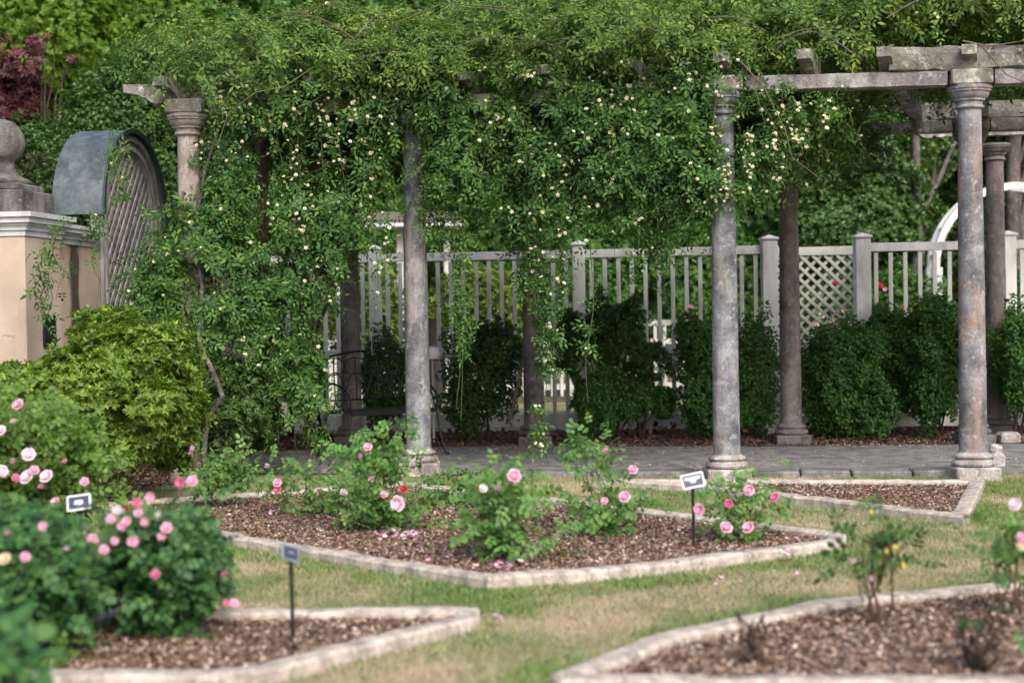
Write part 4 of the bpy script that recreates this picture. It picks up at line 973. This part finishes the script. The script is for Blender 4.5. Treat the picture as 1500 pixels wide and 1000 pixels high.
def rose_bush(px, pyb, crown, n, mat, lab, blooms, dY=0, proto=ROSELEAF, stems=6, Y=None, sr=.008, clump=26, cr=.065, bark='cane', group='rose bushes in the beds', smin=.8, smax=1.35, extra=None, twigs=0):
    b = G(px, pyb, .02) if Y is None else Vector((P(px, pyb, Y).x, Y, .02)); Yb = b.y
    t = empty('rose_bush', b); tag(t, lab, 'rose bush', group)
    bl = [(P(x, y, Yb) - b, (rx * Yb / FPX, rY, ry * Yb / FPX), 1) for x, y, rx, ry, rY in crown]
    bdep = max(c_[4] for c_ in crown) if blooms else 0
    cp, cn = blob_points(bl, clump, shell=.45, lump=.15)
    ends = [Vector(c) for c in cp]
    for i in range(stems):
        mb = MB(); e = ends[i % len(ends)]; q = wander((random.uniform(-.03, .03), random.uniform(-.03, .03), -.03), e, 7, .03); mb.tube(q, taper(8, sr, sr * .45), 6); mb.build('cane', MT[bark], t, True)
        if i == 0: trunkq = q
    mb = MB()
    for e in ends[stems:]:
        base = Vector((0, 0, 0)).lerp(e, .45) + Vector((random.uniform(-.02, .02), 0, 0)); mb.tube(wander(base, e, 4, .02), taper(5, sr * .5, sr * .25), 5)
    if len(ends) > stems: mb.build('twigs', MT[bark], t, True)['kind'] = 'stuff'
    if n:
        k = RNG.integers(0, len(cp), n); p = cp[k] + RNG.normal(0, cr, (n, 3)) * np.array([1, 1, .85]); p = p[p[:, 2] > .03]; p = p + (p - cp.mean(0)) * .12
        V, Fc = scatter(proto, p, np.tile(UPV, (len(p), 1)) * .9 + RNG.normal(0, .2, (len(p), 3)) + np.array([0, -.4, 0]), rscale(len(p), smin, smax), .45, .4)
        fo = link('foliage', mesh_np('foliage', V, Fc, mat), t); fo['kind'] = 'stuff'
    for (x, y, r_px, col, *rest) in blooms:
        back = rest[0] if rest else -(bdep + .10)
        Yq = Yb + back; p = P(x, y, Yq) - b; s_ = r_px * Yq / FPX * (1.2 if col == 'palepink' and r_px > 8 else 1.05)
        me = BL[col][random.randint(0, 1)] if r_px > 6.5 else BUD[col]
        bo = link('rose_bloom' if r_px > 6.5 else 'rose_bud', me, t, loc=p); bo.scale = (s_, s_, s_)
        d = Vector((random.uniform(-.5, .5), -1, random.uniform(.0, 1.0))).normalized()
        bo.rotation_euler = d.to_track_quat('Z', 'Y').to_euler()
        if n: 
            c0 = min(ends, key=lambda e: (e - p).length); mb = MB(); mb.tube(wander(c0, p - d * s_ * .1, 4, .01), .0025, 5); mb.build('flower_stalk', MT['cane'], t)
    return t
# middle bed, left to right
rose_bush(318, 745, [(315, 700, 40, 28, .2), (350, 690, 30, 16, .15)], 200, MT['rose'], 'small rose bush at the left end of the middle bed with few buds', [(281, 657, 6, 'palepink'), (279, 664, 5, 'pink'), (391, 683, 6, 'palepink')], stems=4, clump=14)
rose_bush(462, 757, [(440, 705, 38, 24, .2), (475, 725, 34, 24, .2), (510, 720, 26, 18, .15)], 220, MT['rose'], 'low rose bush with pink buds left of the tallest middle rose', [(406, 708, 8, 'pink'), (408, 716, 8, 'deeppink'), (476, 690, 5, 'pink'), (503, 722, 7, 'palepink')], stems=5, clump=18)
rose_bush(565, 780, [(560, 680, 45, 34, .25), (588, 660, 24, 18, .15), (560, 740, 46, 30, .25), (530, 700, 26, 30, .2), (600, 760, 30, 16, .2)], 430, MT['rose'], 'tallest leafy rose bush of the middle bed in front of the bench', [(539, 656, 8.5, 'pink'), (527, 668, 5, 'pink'), (584, 737, 12, 'palepink'), (580, 732, 7, 'pink'), (592, 716, 7, 'red'), (566, 730, 5, 'red'), (543, 703, 6, 'pink'), (603, 680, 6, 'palepink'), (562, 725, 7, 'pink')], stems=7, clump=24)
rose_bush(690, 742, [(665, 712, 34, 10, .15)], 110, MT['rose'], 'very low rose shoot behind the middle of the bed', [], stems=3, clump=8)
rose_bush(748, 820, [(745, 725, 52, 40, .25), (720, 770, 42, 34, .22), (790, 775, 30, 28, .2), (750, 800, 26, 12, .15)], 380, MT['rose'], 'round rose bush at the front of the middle bed with one large pink bloom', [(753, 698, 12.5, 'pink'), (707, 716, 8, 'palepink'), (729, 715, 6, 'pink')], stems=7, clump=22)
rose_bush(885, 785, [(880, 690, 36, 30, .2), (900, 740, 50, 22, .22), (890, 765, 24, 14, .15), (860, 665, 22, 14, .1)], 270, MT['rose'], 'rose bush with pink blooms at the right of the middle bed', [(887, 661, 6.5, 'pink'), (927, 689, 9, 'pink'), (915, 729, 11, 'pink'), (886, 734, 7, 'pink')], stems=6, clump=18)
rose_bush(1085, 792, [(1080, 735, 45, 24, .2), (1075, 770, 30, 16, .15), (1110, 725, 26, 14, .15)], 160, MT['rose'], 'low rose bush with five pink blooms behind the leaning label', [(1025, 745, 10.5, 'pink'), (1063, 774, 12, 'pink'), (1097, 774, 11, 'pink'), (1097, 718, 10, 'pink'), (1135, 728, 8, 'deeppink'), (1068, 737, 8, 'deeppink')], stems=5, clump=18)
# left: tall pale green pink rose
rose_bush(70, 800, [(40, 640, 70, 50, .35), (70, 700, 90, 40, .35), (120, 680, 50, 22, .25), (-40, 680, 80, 90, .4), (20, 730, 80, 40, .3)], 3000, MT['roselt'], 'tall pale green rose bush with many pink blooms at the left edge', [(28, 594, 11, 'pink'), (2, 632, 9, 'palepink'), (20, 618, 6, 'palepink'), (42, 667, 11, 'palepink'), (18, 675, 6, 'pink'), (3, 690, 9, 'palepink'), (42, 700, 12, 'palepink'), (50, 690, 9, 'pink'), (23, 700, 7, 'deeppink'), (70, 699, 11, 'palepink'), (124, 706, 8, 'pink'), (82, 736, 9, 'pink'), (60, 713, 6, 'pink'), (95, 676, 5, 'pink')], stems=9, clump=70, cr=.10, Y=9.2)
# front dark bushes
rose_bush(232, 945, [(238, 800, 68, 34, .24), (205, 840, 40, 32, .22), (270, 845, 34, 36, .2), (238, 880, 34, 22, .18)], 2000, MT['rosedk'], 'dense dark green rose bush with pink buds at the lower left', [(186, 764, 8.5, 'pink'), (220, 728, 8.5, 'pink'), (201, 736, 8.5, 'deeppink'), (172, 747, 8, 'palepink'), (203, 752, 8, 'pink'), (162, 761, 8, 'pink'), (179, 770, 8, 'pink'), (212, 764, 7, 'pink'), (244, 774, 10, 'pink'), (236, 787, 7, 'pink'), (194, 792, 10, 'pink'), (136, 790, 9.5, 'pink'), (152, 805, 8.5, 'pink'), (228, 842, 9, 'deeppink'), (265, 706, 10, 'deeppink', .5), (281, 706, 10, 'pink', .5), (330, 841, 6, 'deeppink'), (343, 884, 8, 'pink'), (332, 884, 7, 'deeppink'), (168, 792, 7, 'pink'), (185, 742, 6, 'red'), (233, 754, 6, 'palepink')], stems=8, clump=90, cr=.06, Y=6.9, bark='caneold', proto=compound(.034, .0135, 2, .026, True))
rose_bush(50, 985, [(52, 830, 54, 50, .25), (0, 860, 50, 52, .25), (80, 865, 34, 38, .18), (15, 800, 44, 34, .2)], 1900, MT['rosedk'], 'dark rose bush cut by the left edge beside the other dark bush', [(64, 771, 8, 'pink'), (37, 816, 9, 'pink'), (11, 780, 6, 'pink'), (8, 820, 12, 'cream'), (97, 804, 6, 'palepink'), (50, 894, 8, 'cream', 0)], stems=8, clump=80, cr=.06, Y=6.5, bark='caneold', proto=compound(.036, .0145, 2, .026, True))
rose_bush(10, 1060, [(-34, 950, 36, 36, .1)], 45, MT['rosedk'], 'large blurred dark leaves closest to the camera at the lower left corner', [], stems=3, clump=12, Y=4.6, proto=compound(.062, .025, 2, .04, True), group=None, cr=.05)
rose_bush(82, 975, [(80, 955, 20, 12, .06)], 26, MT['roselt'], 'small bright green seedling leaves on the mulch at lower left', [], stems=2, clump=6, cr=.03, group=None)
# right: sparse roses
rose_bush(1283, 915, [(1270, 800, 34, 30, .12), (1310, 800, 44, 16, .12), (1290, 775, 20, 14, .1), (1245, 840, 10, 20, .06), (1340, 830, 14, 20, .06)], 48, MT['dkshrub'], 'spindly half bare rose behind the lower right edging with small yellow leaves', [(1250, 821, 6, 'palepink'), (1275, 847, 5, 'palepink'), (1318, 838, 6, 'cream')], stems=5, clump=14, cr=.06, bark='barkred', sr=.008)
rose_bush(1105, 975, [(1098, 905, 26, 30, .08)], 0, None, 'leafless twiggy rose stump nearest the point of the lower right bed', [], stems=6, clump=9, bark='bark', sr=.011)
rose_bush(1430, 985, [(1440, 900, 40, 40, .15), (1400, 880, 30, 30, .1)], 5, MT['rosedk'], 'bare dark twiggy rose in the lower right bed', [], stems=10, clump=22, bark='bark', sr=.009)
rose_bush(1486, 905, [(1485, 780, 26, 20, .1), (1470, 810, 22, 26, .1), (1515, 800, 30, 40, .12)], 60, MT['rose'], 'thin rose with a white bloom at the right edge', [(1487, 740, 10, 'palepink'), (1496, 787, 9, 'pink'), (1495, 800, 9, 'cream')], stems=5, clump=13, cr=.05, bark='caneold')

# yellowed leaves on the spindly rose, flowers on the shrubs beyond the fence
sp = [o_ for o_ in bpy.data.objects if o_.get('label', '').startswith('spindly')][0]
YL = mesh_np('yellow_leaf', *leaf(1, .42, fine=True), MT['yellow'])
for x, y, r_px in ((1322, 832, 13), (1300, 810, 8), (1312, 804, 9), (1277, 752, 8)):
    Yq = sp.location.y - .1; o_ = link('yellow_leaf', YL, sp, loc=P(x, y, Yq) - sp.location); q_ = r_px * Yq / FPX; o_.scale = (q_, q_, q_)
    o_.rotation_euler = (random.uniform(.6, 1.6), random.uniform(-.8, .8), random.uniform(-.6, .6))
far_sh = [o_ for o_ in bpy.data.objects if o_.get('category') == 'shrub' and o_.name.startswith('garden_shrub')]
for (x, y, r_px, c_) in ((1225, 413, 5, 'red'), (1290, 418, 5, 'red'), (1284, 436, 4, 'red'), (1296, 424, 4, 'pink'), (1325, 448, 4.5, 'red'), (1338, 455, 4, 'red'), (1204, 462, 6, 'cream'), (1218, 470, 6, 'cream'), (1236, 455, 5, 'cream'), (1196, 476, 5, 'cream'), (1244, 474, 6, 'cream'), (1424, 438, 6, 'pink'), (1432, 430, 5, 'red'), (1012, 450, 5, 'deeppink')):
    p = P(x, y, 20.2); t_ = min(far_sh, key=lambda o_: (o_.location - Vector((p.x, o_.location.y, o_.location.z))).length)
    o_ = link('flower', BL[c_][0], t_, loc=p - t_.location); q_ = r_px * 20.2 / FPX; o_.scale = (q_, q_, q_); o_.rotation_euler = (1.3, 0, random.uniform(-.5, .5))

# fallen petals (pink)
def petals(lst, lab, mat='pink'):
    pts = []
    for x, y, n, sp in lst:
        g = G(x, y, .03)
        for _ in range(n): pts.append((g.x + random.gauss(0, sp), g.y + random.gauss(0, sp * 1.6), .045 + random.uniform(0, .02)))
    pts = np.array(pts); V, Fc = scatter((CHIP[0] * np.array([1, 1.2, 1.5]), CHIP[1]), pts, np.tile(UPV, (len(pts), 1)), RNG.uniform(.016, .032, len(pts)), .25)
    o_ = link('fallen_petals', mesh_np('fallen_petals', V, Fc, MT[mat])); tag(o_, lab, 'petals', None, 'stuff')
petals([(397, 755, 12, .03), (580, 787, 26, .07), (605, 786, 14, .04), (490, 762, 8, .04), (512, 760, 12, .03), (735, 832, 30, .06), (690, 822, 14, .06), (880, 782, 18, .045), (960, 800, 5, .15), (1150, 790, 8, .12), (600, 800, 20, .3), (760, 805, 18, .3)], 'pink petals fallen on the middle bed below the roses')
petals([(990, 830, 5, .02), (1072, 828, 5, .03), (1155, 815, 5, .02), (730, 912, 4, .015), (968, 870, 2, .008), (1145, 842, 4, .05), (1080, 846, 3, .04), (1060, 855, 3, .06), (560, 830, 2, .3)], 'pink petals scattered on the lawn in front of the middle bed')

# ================================================================== AZALEA AND LEFT SHRUBS
shrub('azalea_bush', 170, 690, [PB(215, 530, 11.9, 70, 62, .5), (P(140, 560, 11.7), (.42, .5, .33), 1), PB(90, 590, 11.6, 70, 44, .5), PB(230, 600, 11.6, 72, 52, .5), PB(170, 500, 12.1, 60, 40, .4), PB(180, 640, 11.6, 90, 34, .45), PB(20, 580, 11.6, 60, 50, .5), PB(250, 655, 12.4, 40, 30, .25)], 13500, MT['azalea'], AZWHORL, 'broad yellow green azalea bush in front of the tan pillar', None, Y=12.0, stems=14, bark='caneold', lump=.5, lscale=.24, shell=.18, holes=.3, hscale=.25, smin=.75, smax=1.3, sr=.012)
shrub('dark_shrub', 350, 672, [PB(355, 585, 13.7, 46, 60, .35), PB(330, 610, 13.6, 40, 50, .3), PB(385, 620, 14.2, 28, 40, .3)], 4200, MT['dkshrub'], AZWHORL, 'dark green shrub in shade at the foot of the pale column', None, Y=13.3, stems=8, lump=.35, holes=.3, hscale=.2)

# ================================================================== CLIMBING ROSES
def vine(loc, lab, fol, strands, canes, flowers, mat=MT['vine'], density=1.0, group='climbing roses on the pergola'):
    """fol: list of (blobs, n, holes, proto); strands: list of (start, end, n); canes: list of point lists with radii"""
    t = empty('climbing_rose', loc); tag(t, lab, 'climbing rose', group); b = Vector(loc)
    PV = []; PN = []; PS = []
    for blobs, n, holes in fol:
        m = n // 7
        p, nn = blob_points([(c_ - b, r_, w_) for c_, r_, w_ in blobs], m, shell=.3, lump=.4, lscale=.35, holes=holes, hscale=.30)
        d = nn * .7 + RNG.normal(0, .55, (m, 3)); d /= np.linalg.norm(d, axis=1, keepdims=True); Ls = RNG.uniform(.12, .36, (m, 1))
        for k in range(7):
            t_ = (k + .5) / 7
            q = p + d * Ls * t_ - UPV * (Ls * .75 * t_ * t_) + RNG.normal(0, .014, (m, 3))
            PV.append(q); PN.append(nn * .55 + d * .3 + UPV * .55 + np.array([0, -.25, 0])); PS.append(RNG.uniform(1.0, 1.65, m) * (1.1 - .25 * t_))
    mbs = MB()
    for (a, e, n) in strands:
        a = Vector(a) - b; e = Vector(e) - b; q = wander(a, e, 12, .045)
        mb_ = MB(); mb_.tube(q, taper(13, .005, .0022), 5); mb_.build('trailing_shoot', MT['cane'], t, True)
        q = np.array([list(v) for v in q]); k = RNG.uniform(0, 11.99, n) ** .9; k = np.clip(k, 0, 11.99); i = k.astype(int); f = (k - i)[:, None]
        p = q[i] * (1 - f) + q[i + 1] * f + RNG.normal(0, .035, (n, 3)); PV.append(p); nn = RNG.normal(0, .6, (n, 3)); nn[:, 1] -= .7; PN.append(nn + UPV * .7); PS.append(RNG.uniform(.8, 1.35, n))
    p = np.vstack(PV); nn = np.vstack(PN); s_ = np.concatenate(PS)
    half = RNG.random(len(p)) < .5
    V1, F1 = scatter(STAR, p[half], nn[half], s_[half], .35, .5); V2, F2 = scatter(SPRAY2, p[~half], nn[~half], s_[~half], .45, .7)
    o_ = link('foliage', mesh_np('foliage', np.vstack([V1, V2]), np.vstack([F1, F2 + len(V1)]), mat), t); o_['kind'] = 'stuff'
    for pts, r0, r1, m_ in canes:
        mb = MB(); pts = [Vector(v) - b for v in pts]; mb.tube(pts, taper(len(pts), r0, r1), 7); mb.build('cane', MT[m_], t, True)
    if flowers:
        flowers = int(flowers * 2.5)
        q = p[RNG.choice(len(p), flowers * 3)]
        q = q[q[:, 1] < np.quantile(q[:, 1], .7)]
        fr = nn  # choose clustered by noise, facing the camera side
        w = vnoise(q + np.array(list(b)), .45, 2.2); q = q[np.argsort(-w + RNG.uniform(0, .5, len(w)))][:flowers]
        q = q + np.array([0, -.06, 0]) + RNG.normal(0, .02, q.shape)
        Vb, Fb = POM; n = len(q); V, Fc = scatter(POM, q, np.tile(np.array([0, -.8, .5]), (n, 1)), RNG.uniform(.7, 1.35, n), .5)
        o_ = link('blossoms', mesh_np('blossoms', V, Fc, MT['banks']), t); o_['kind'] = 'stuff'
    return t
def pompom():
    ps = []
    for n, ang, R in ((5, .25, .0165), (5, .75, .0145), (4, 1.15, .011)):
        for i in range(n): ps.append(leaf(R, R * .55, (0, 0, 0), 2 * math.pi * i / n + ang, lift=.1, pitch=ang))
    return combine(ps)
POM = pompom()
Z3 = P(600, 100, 13).z
# roof mass: long mound on top of the rafters
def roofblobs():
    out = []
    for px in range(150, 1640, 85):
        a = front_at(px); 
        for d, zz, r in ((-.15, .32, .34), (.55, .55, .5), (1.4, .6, .6), (2.3, .5, .5)):
            j = random.uniform(-.08, .08)
            lift = 0.10 if px > 1040 else 0.0
            if px < 290 and d < .8: continue
            if 1035 < px <= 1290: d += .5; zz -= .05
            if px > 1260 and d < .8: 
                if px > 1290: zz += .34 if d < 0 else .15
                d += .45
            c = Vector((a.x, a.y, ZA + HA + zz + lift + j)) + rdir * d
            out.append((c, (.42, .42, r * .8), 1.0))
    return out
rb = roofblobs()
rcanes = []
for i in range(16):
    x0 = random.uniform(300, 1350); dx = random.choice((-1, 1)) * random.uniform(60, 170); y0 = random.uniform(15, 95); yy = front_at(x0).y - .45
    pk = random.uniform(20, 50)
    rcanes.append(([P(x0 + dx * t, y0 - pk * math.sin(math.pi * t * .8) + 26 * t, yy + .08 * math.sin(4 * t + i)) for t in np.linspace(0, 1, 9)], random.uniform(.004, .008), .002, random.choice(('caneold', 'caneold', 'trunkgray', 'cane'))))
vine((front_at(760).x, 14.5, ZA + .3), 'thick rounded mass of climbing rose covering the pergola roof', [(rb, 30000, .36)], [], rcanes, 60, mat=MT['vine_sunlit'])
zf = lambda px, py, dy=0.0: P(px, py, front_at(px).y - .12 + dy)
def drop(px, py0, py1, n, dy=0.0, dx=0):
    return (zf(px, py0, dy), zf(px + dx, py1, dy), n)
# front fringe from x 300 to 1230
fr = []
prof = {300: 130, 350: 180, 400: 200, 450: 230, 500: 230, 550: 190, 600: 140, 650: 230, 700: 260, 750: 290, 800: 280, 850: 280, 900: 250, 950: 270, 1000: 250, 1050: 110, 1100: 130}
def fbl(px, py, rx, ry, rY=.25, dy=0.0, w=1.0): return PB(px, py, front_at(px).y - .05 + dy, rx, ry, rY, w)
left_bl = [fbl(318, 300, 30, 40, .2), fbl(262, 345, 34, 44, .25), fbl(300, 370, 50, 50, .3), fbl(350, 380, 44, 44, .3), fbl(262, 425, 60, 44, .3), fbl(225, 400, 34, 44, .2), fbl(330, 450, 44, 44, .3), fbl(290, 490, 34, 44, .25), fbl(440, 470, 34, 56, .25),
           fbl(435, 545, 36, 56, .22), fbl(440, 610, 30, 34, .18), fbl(395, 430, 34, 40, .2), fbl(340, 240, 22, 26, .15), fbl(210, 440, 30, 30, .15)]
lb = FRONT[0]
canes = [([P(298, 690, 12.95), P(300, 640, 12.9), P(306, 612, 12.9), P(326, 580, 12.85), P(314, 548, 12.95), P(290, 500, 13.3), P(296, 420, 13.6), P(284, 340, 13.6), P(300, 250, 13.65), P(330, 160, 13.7)], .024, .012, 'trunkgray'),
         ([P(284, 690, 12.95), P(290, 640, 12.95), P(292, 560, 13.0), P(268, 470, 13.6), P(262, 380, 13.65), P(268, 280, 13.7)], .022, .012, 'caneold'),
         ([P(318, 215, 13.3), P(335, 165, 13.2), P(375, 135, 13.1), P(415, 128, 13.1), P(445, 108, 13.2), P(460, 98, 13.2)], .006, .004, 'cane')]
vine((lb.x, lb.y, 0), 'bushy climbing rose smothering the pale left column down to the ground', [(left_bl, 3200, .49)],
     [drop(432, 300, 655, 75), drop(458, 320, 620, 46), drop(408, 380, 650, 60), drop(74, 335, 500, 30, -1.2, -14), drop(86, 330, 440, 16, -1.15, -4), drop(60, 400, 490, 14, -1.2, -4), drop(135, 300, 430, 20, -.4, 16), drop(160, 195, 240, 12, -.3, 16), drop(175, 205, 330, 16, -.3, 8), drop(275, 560, 700, 36), drop(345, 250, 420, 30), drop(225, 330, 450, 40)], canes, 42)
ct = [fbl(338, 140, 26, 34), fbl(400, 140, 50, 34), fbl(330, 215, 22, 30, .15), fbl(465, 220, 26, 60, .2), fbl(480, 320, 26, 60, .2), fbl(490, 130, 55, 40), fbl(545, 170, 30, 44, .2), fbl(545, 260, 20, 50, .12), fbl(560, 120, 60, 40), fbl(600, 95, 50, 30), fbl(440, 330, 26, 50, .2), fbl(455, 410, 30, 44, .2), fbl(420, 270, 20, 30, .12)]
canes2 = [([G(392, 646, 0), P(385, 500, 14.6), P(388, 350, 14.6), P(380, 180, 14.4)], .07, .05, 'barkred'), ([G(425, 640, 0), P(440, 480, 15), P(455, 330, 14.8), P(470, 180, 14.4)], .045, .03, 'bark'),
          ([G(470, 640, 0), P(455, 500, 15.6), P(500, 400, 15.5), P(545, 300, 15.2), P(590, 160, 14.6)], .025, .016, 'bark'), ([G(410, 642, 0), P(405, 520, 14.5), P(418, 380, 14.5), P(425, 200, 14.3)], .03, .02, 'barkred')]
vine((front_at(450).x, 14.2, 0), 'climbing rose with dark stems hanging between the pale column and the bench column', [(ct, 2300, .50)],
     [drop(470, 120, 470, 60), drop(497, 150, 420, 50), drop(530, 160, 380, 55), drop(560, 120, 470, 60), drop(440, 140, 440, 50), drop(545, 200, 520, 34), drop(578, 140, 330, 50), drop(405, 150, 340, 30), drop(360, 150, 300, 26)], canes2, 190)
cc = [fbl(665, 150, 50, 60), fbl(720, 160, 66, 66), fbl(800, 170, 66, 66), fbl(880, 170, 66, 66), fbl(960, 170, 60, 66), fbl(680, 240, 40, 44, .2), fbl(650, 290, 26, 40, .12), fbl(740, 250, 40, 50), fbl(800, 270, 40, 50), fbl(876, 255, 36, 40), fbl(940, 270, 50, 50), fbl(1000, 240, 40, 60), fbl(1000, 140, 36, 50), fbl(780, 360, 36, 50, .2), fbl(900, 330, 30, 30, .15), fbl(960, 320, 26, 30, .15), fbl(1030, 100, 36, 22, .15)]
canes3 = [([zf(640, 130), zf(700, 250, -.05), zf(706, 270, -.05), zf(692, 290)], .006, .002, 'caneold'), ([zf(760, 150), zf(715, 200, -.1), zf(705, 255, -.1), zf(698, 290, -.1)], .007, .003, 'trunkgray'),
          ([zf(590, 30, -.1), zf(650, 5, -.1), zf(760, 12, -.1), zf(800, 35, -.1)], .007, .003, 'caneold'), ([zf(700, 110, -.2), zf(740, 68, -.25), zf(840, 55, -.25), zf(920, 70, -.2), zf(985, 200, -.1)], .006, .003, 'caneold'),
          ([zf(745, 620, 3.3), zf(760, 560, 3.3), zf(775, 480, 3.3), zf(770, 350, 3.2)], .02, .012, 'caneold')]
vine((front_at(820).x, 13.3, 2.0), 'broad curtain of cream flowered climbing rose hanging over the middle bay', [(cc, 6600, .53)],
     [drop(675, 200, 615, 95), drop(668, 300, 600, 40), drop(650, 200, 400, 60), drop(700, 200, 330, 80), drop(730, 200, 360, 100), drop(770, 200, 480, 120, .0, 10), drop(790, 220, 640, 160, 0, 6), drop(810, 240, 600, 90, 0, 5), drop(862, 260, 590, 36), drop(826, 220, 470, 50, 0, -4), drop(874, 200, 370, 70), drop(900, 200, 380, 110), drop(935, 200, 370, 110), drop(965, 200, 350, 100), drop(995, 180, 340, 100), drop(1020, 160, 300, 90), drop(790, 600, 670, 30, -.1, 5), drop(620, 120, 420, 40, -.12), drop(640, 100, 330, 60)], canes3, 330)
rr = [fbl(1120, 200, 60, 50, .3, .6), fbl(1180, 170, 50, 40, .3, .6), fbl(1090, 260, 46, 50, .3, 1.0), fbl(1210, 170, 36, 30, .2, .8)]
canes4 = [([zf(1085, 90, -.1), zf(1120, 130, -.12), zf(1150, 190, -.1), zf(1160, 230, -.1), zf(1205, 265, 0)], .007, .003, 'caneold'), ([zf(975, 80, -.15), zf(1000, 120, -.15), zf(1015, 170, -.1)], .007, .004, 'caneold'), ([zf(1095, 90, -.1), zf(1120, 180, -.1)], .006, .003, 'cane'),
          ([zf(1440, 70, -.1), zf(1475, 110, -.1), zf(1500, 120, -.1)], .007, .004, 'caneold'), ([zf(1410, 60, 0), zf(1450, 68, 0), zf(1530, 55, 0)], .008, .004, 'caneold')]
vine((front_at(1150).x, 13.3, 2.4), 'sparser climbing rose draping round the blue grey column and clean architrave', [(rr, 900, .46)],
     [drop(1085, 110, 190, 26), drop(1120, 130, 220, 40), drop(1150, 120, 260, 60), drop(1170, 150, 230, 50), drop(1205, 140, 200, 26), drop(1230, 130, 180, 20), drop(1050, 120, 330, 60, -.08), drop(1095, 190, 320, 60), drop(1130, 200, 300, 50)], canes4, 120)
# inner foliage hanging under the roof between the two rows
ib = []
for px in list(range(300, 640, 60)) + list(range(700, 1120, 90)) + list(range(1120, 1200, 40)):
    a = front_at(px); dense = px < 640 or px > 1120
    for d in (1.2, 2.2, 3.1): ib.append((Vector((a.x, a.y, 3.1 + random.uniform(-.12, .08))) + rdir * d, (.42, .4, .28), 1.0))
    if dense: ib.append((Vector((a.x, a.y, 2.75 + random.uniform(-.1, .1))) + rdir * 3.2, (.4, .3, .42), 1.6 if px < 640 else .5))
vine((front_at(780).x, 15.3, 3.0), 'shaded climbing rose growing under the roof between the two column rows', [(ib, 15000, .2)], [drop(790, 250, 620, 80, 3.2), drop(760, 260, 500, 70, 3.2), drop(520, 220, 430, 60, 3.0)], [], 20, mat=MT['dkshrub'])  # same rose; its shade is put in with the darker shrub leaf colour
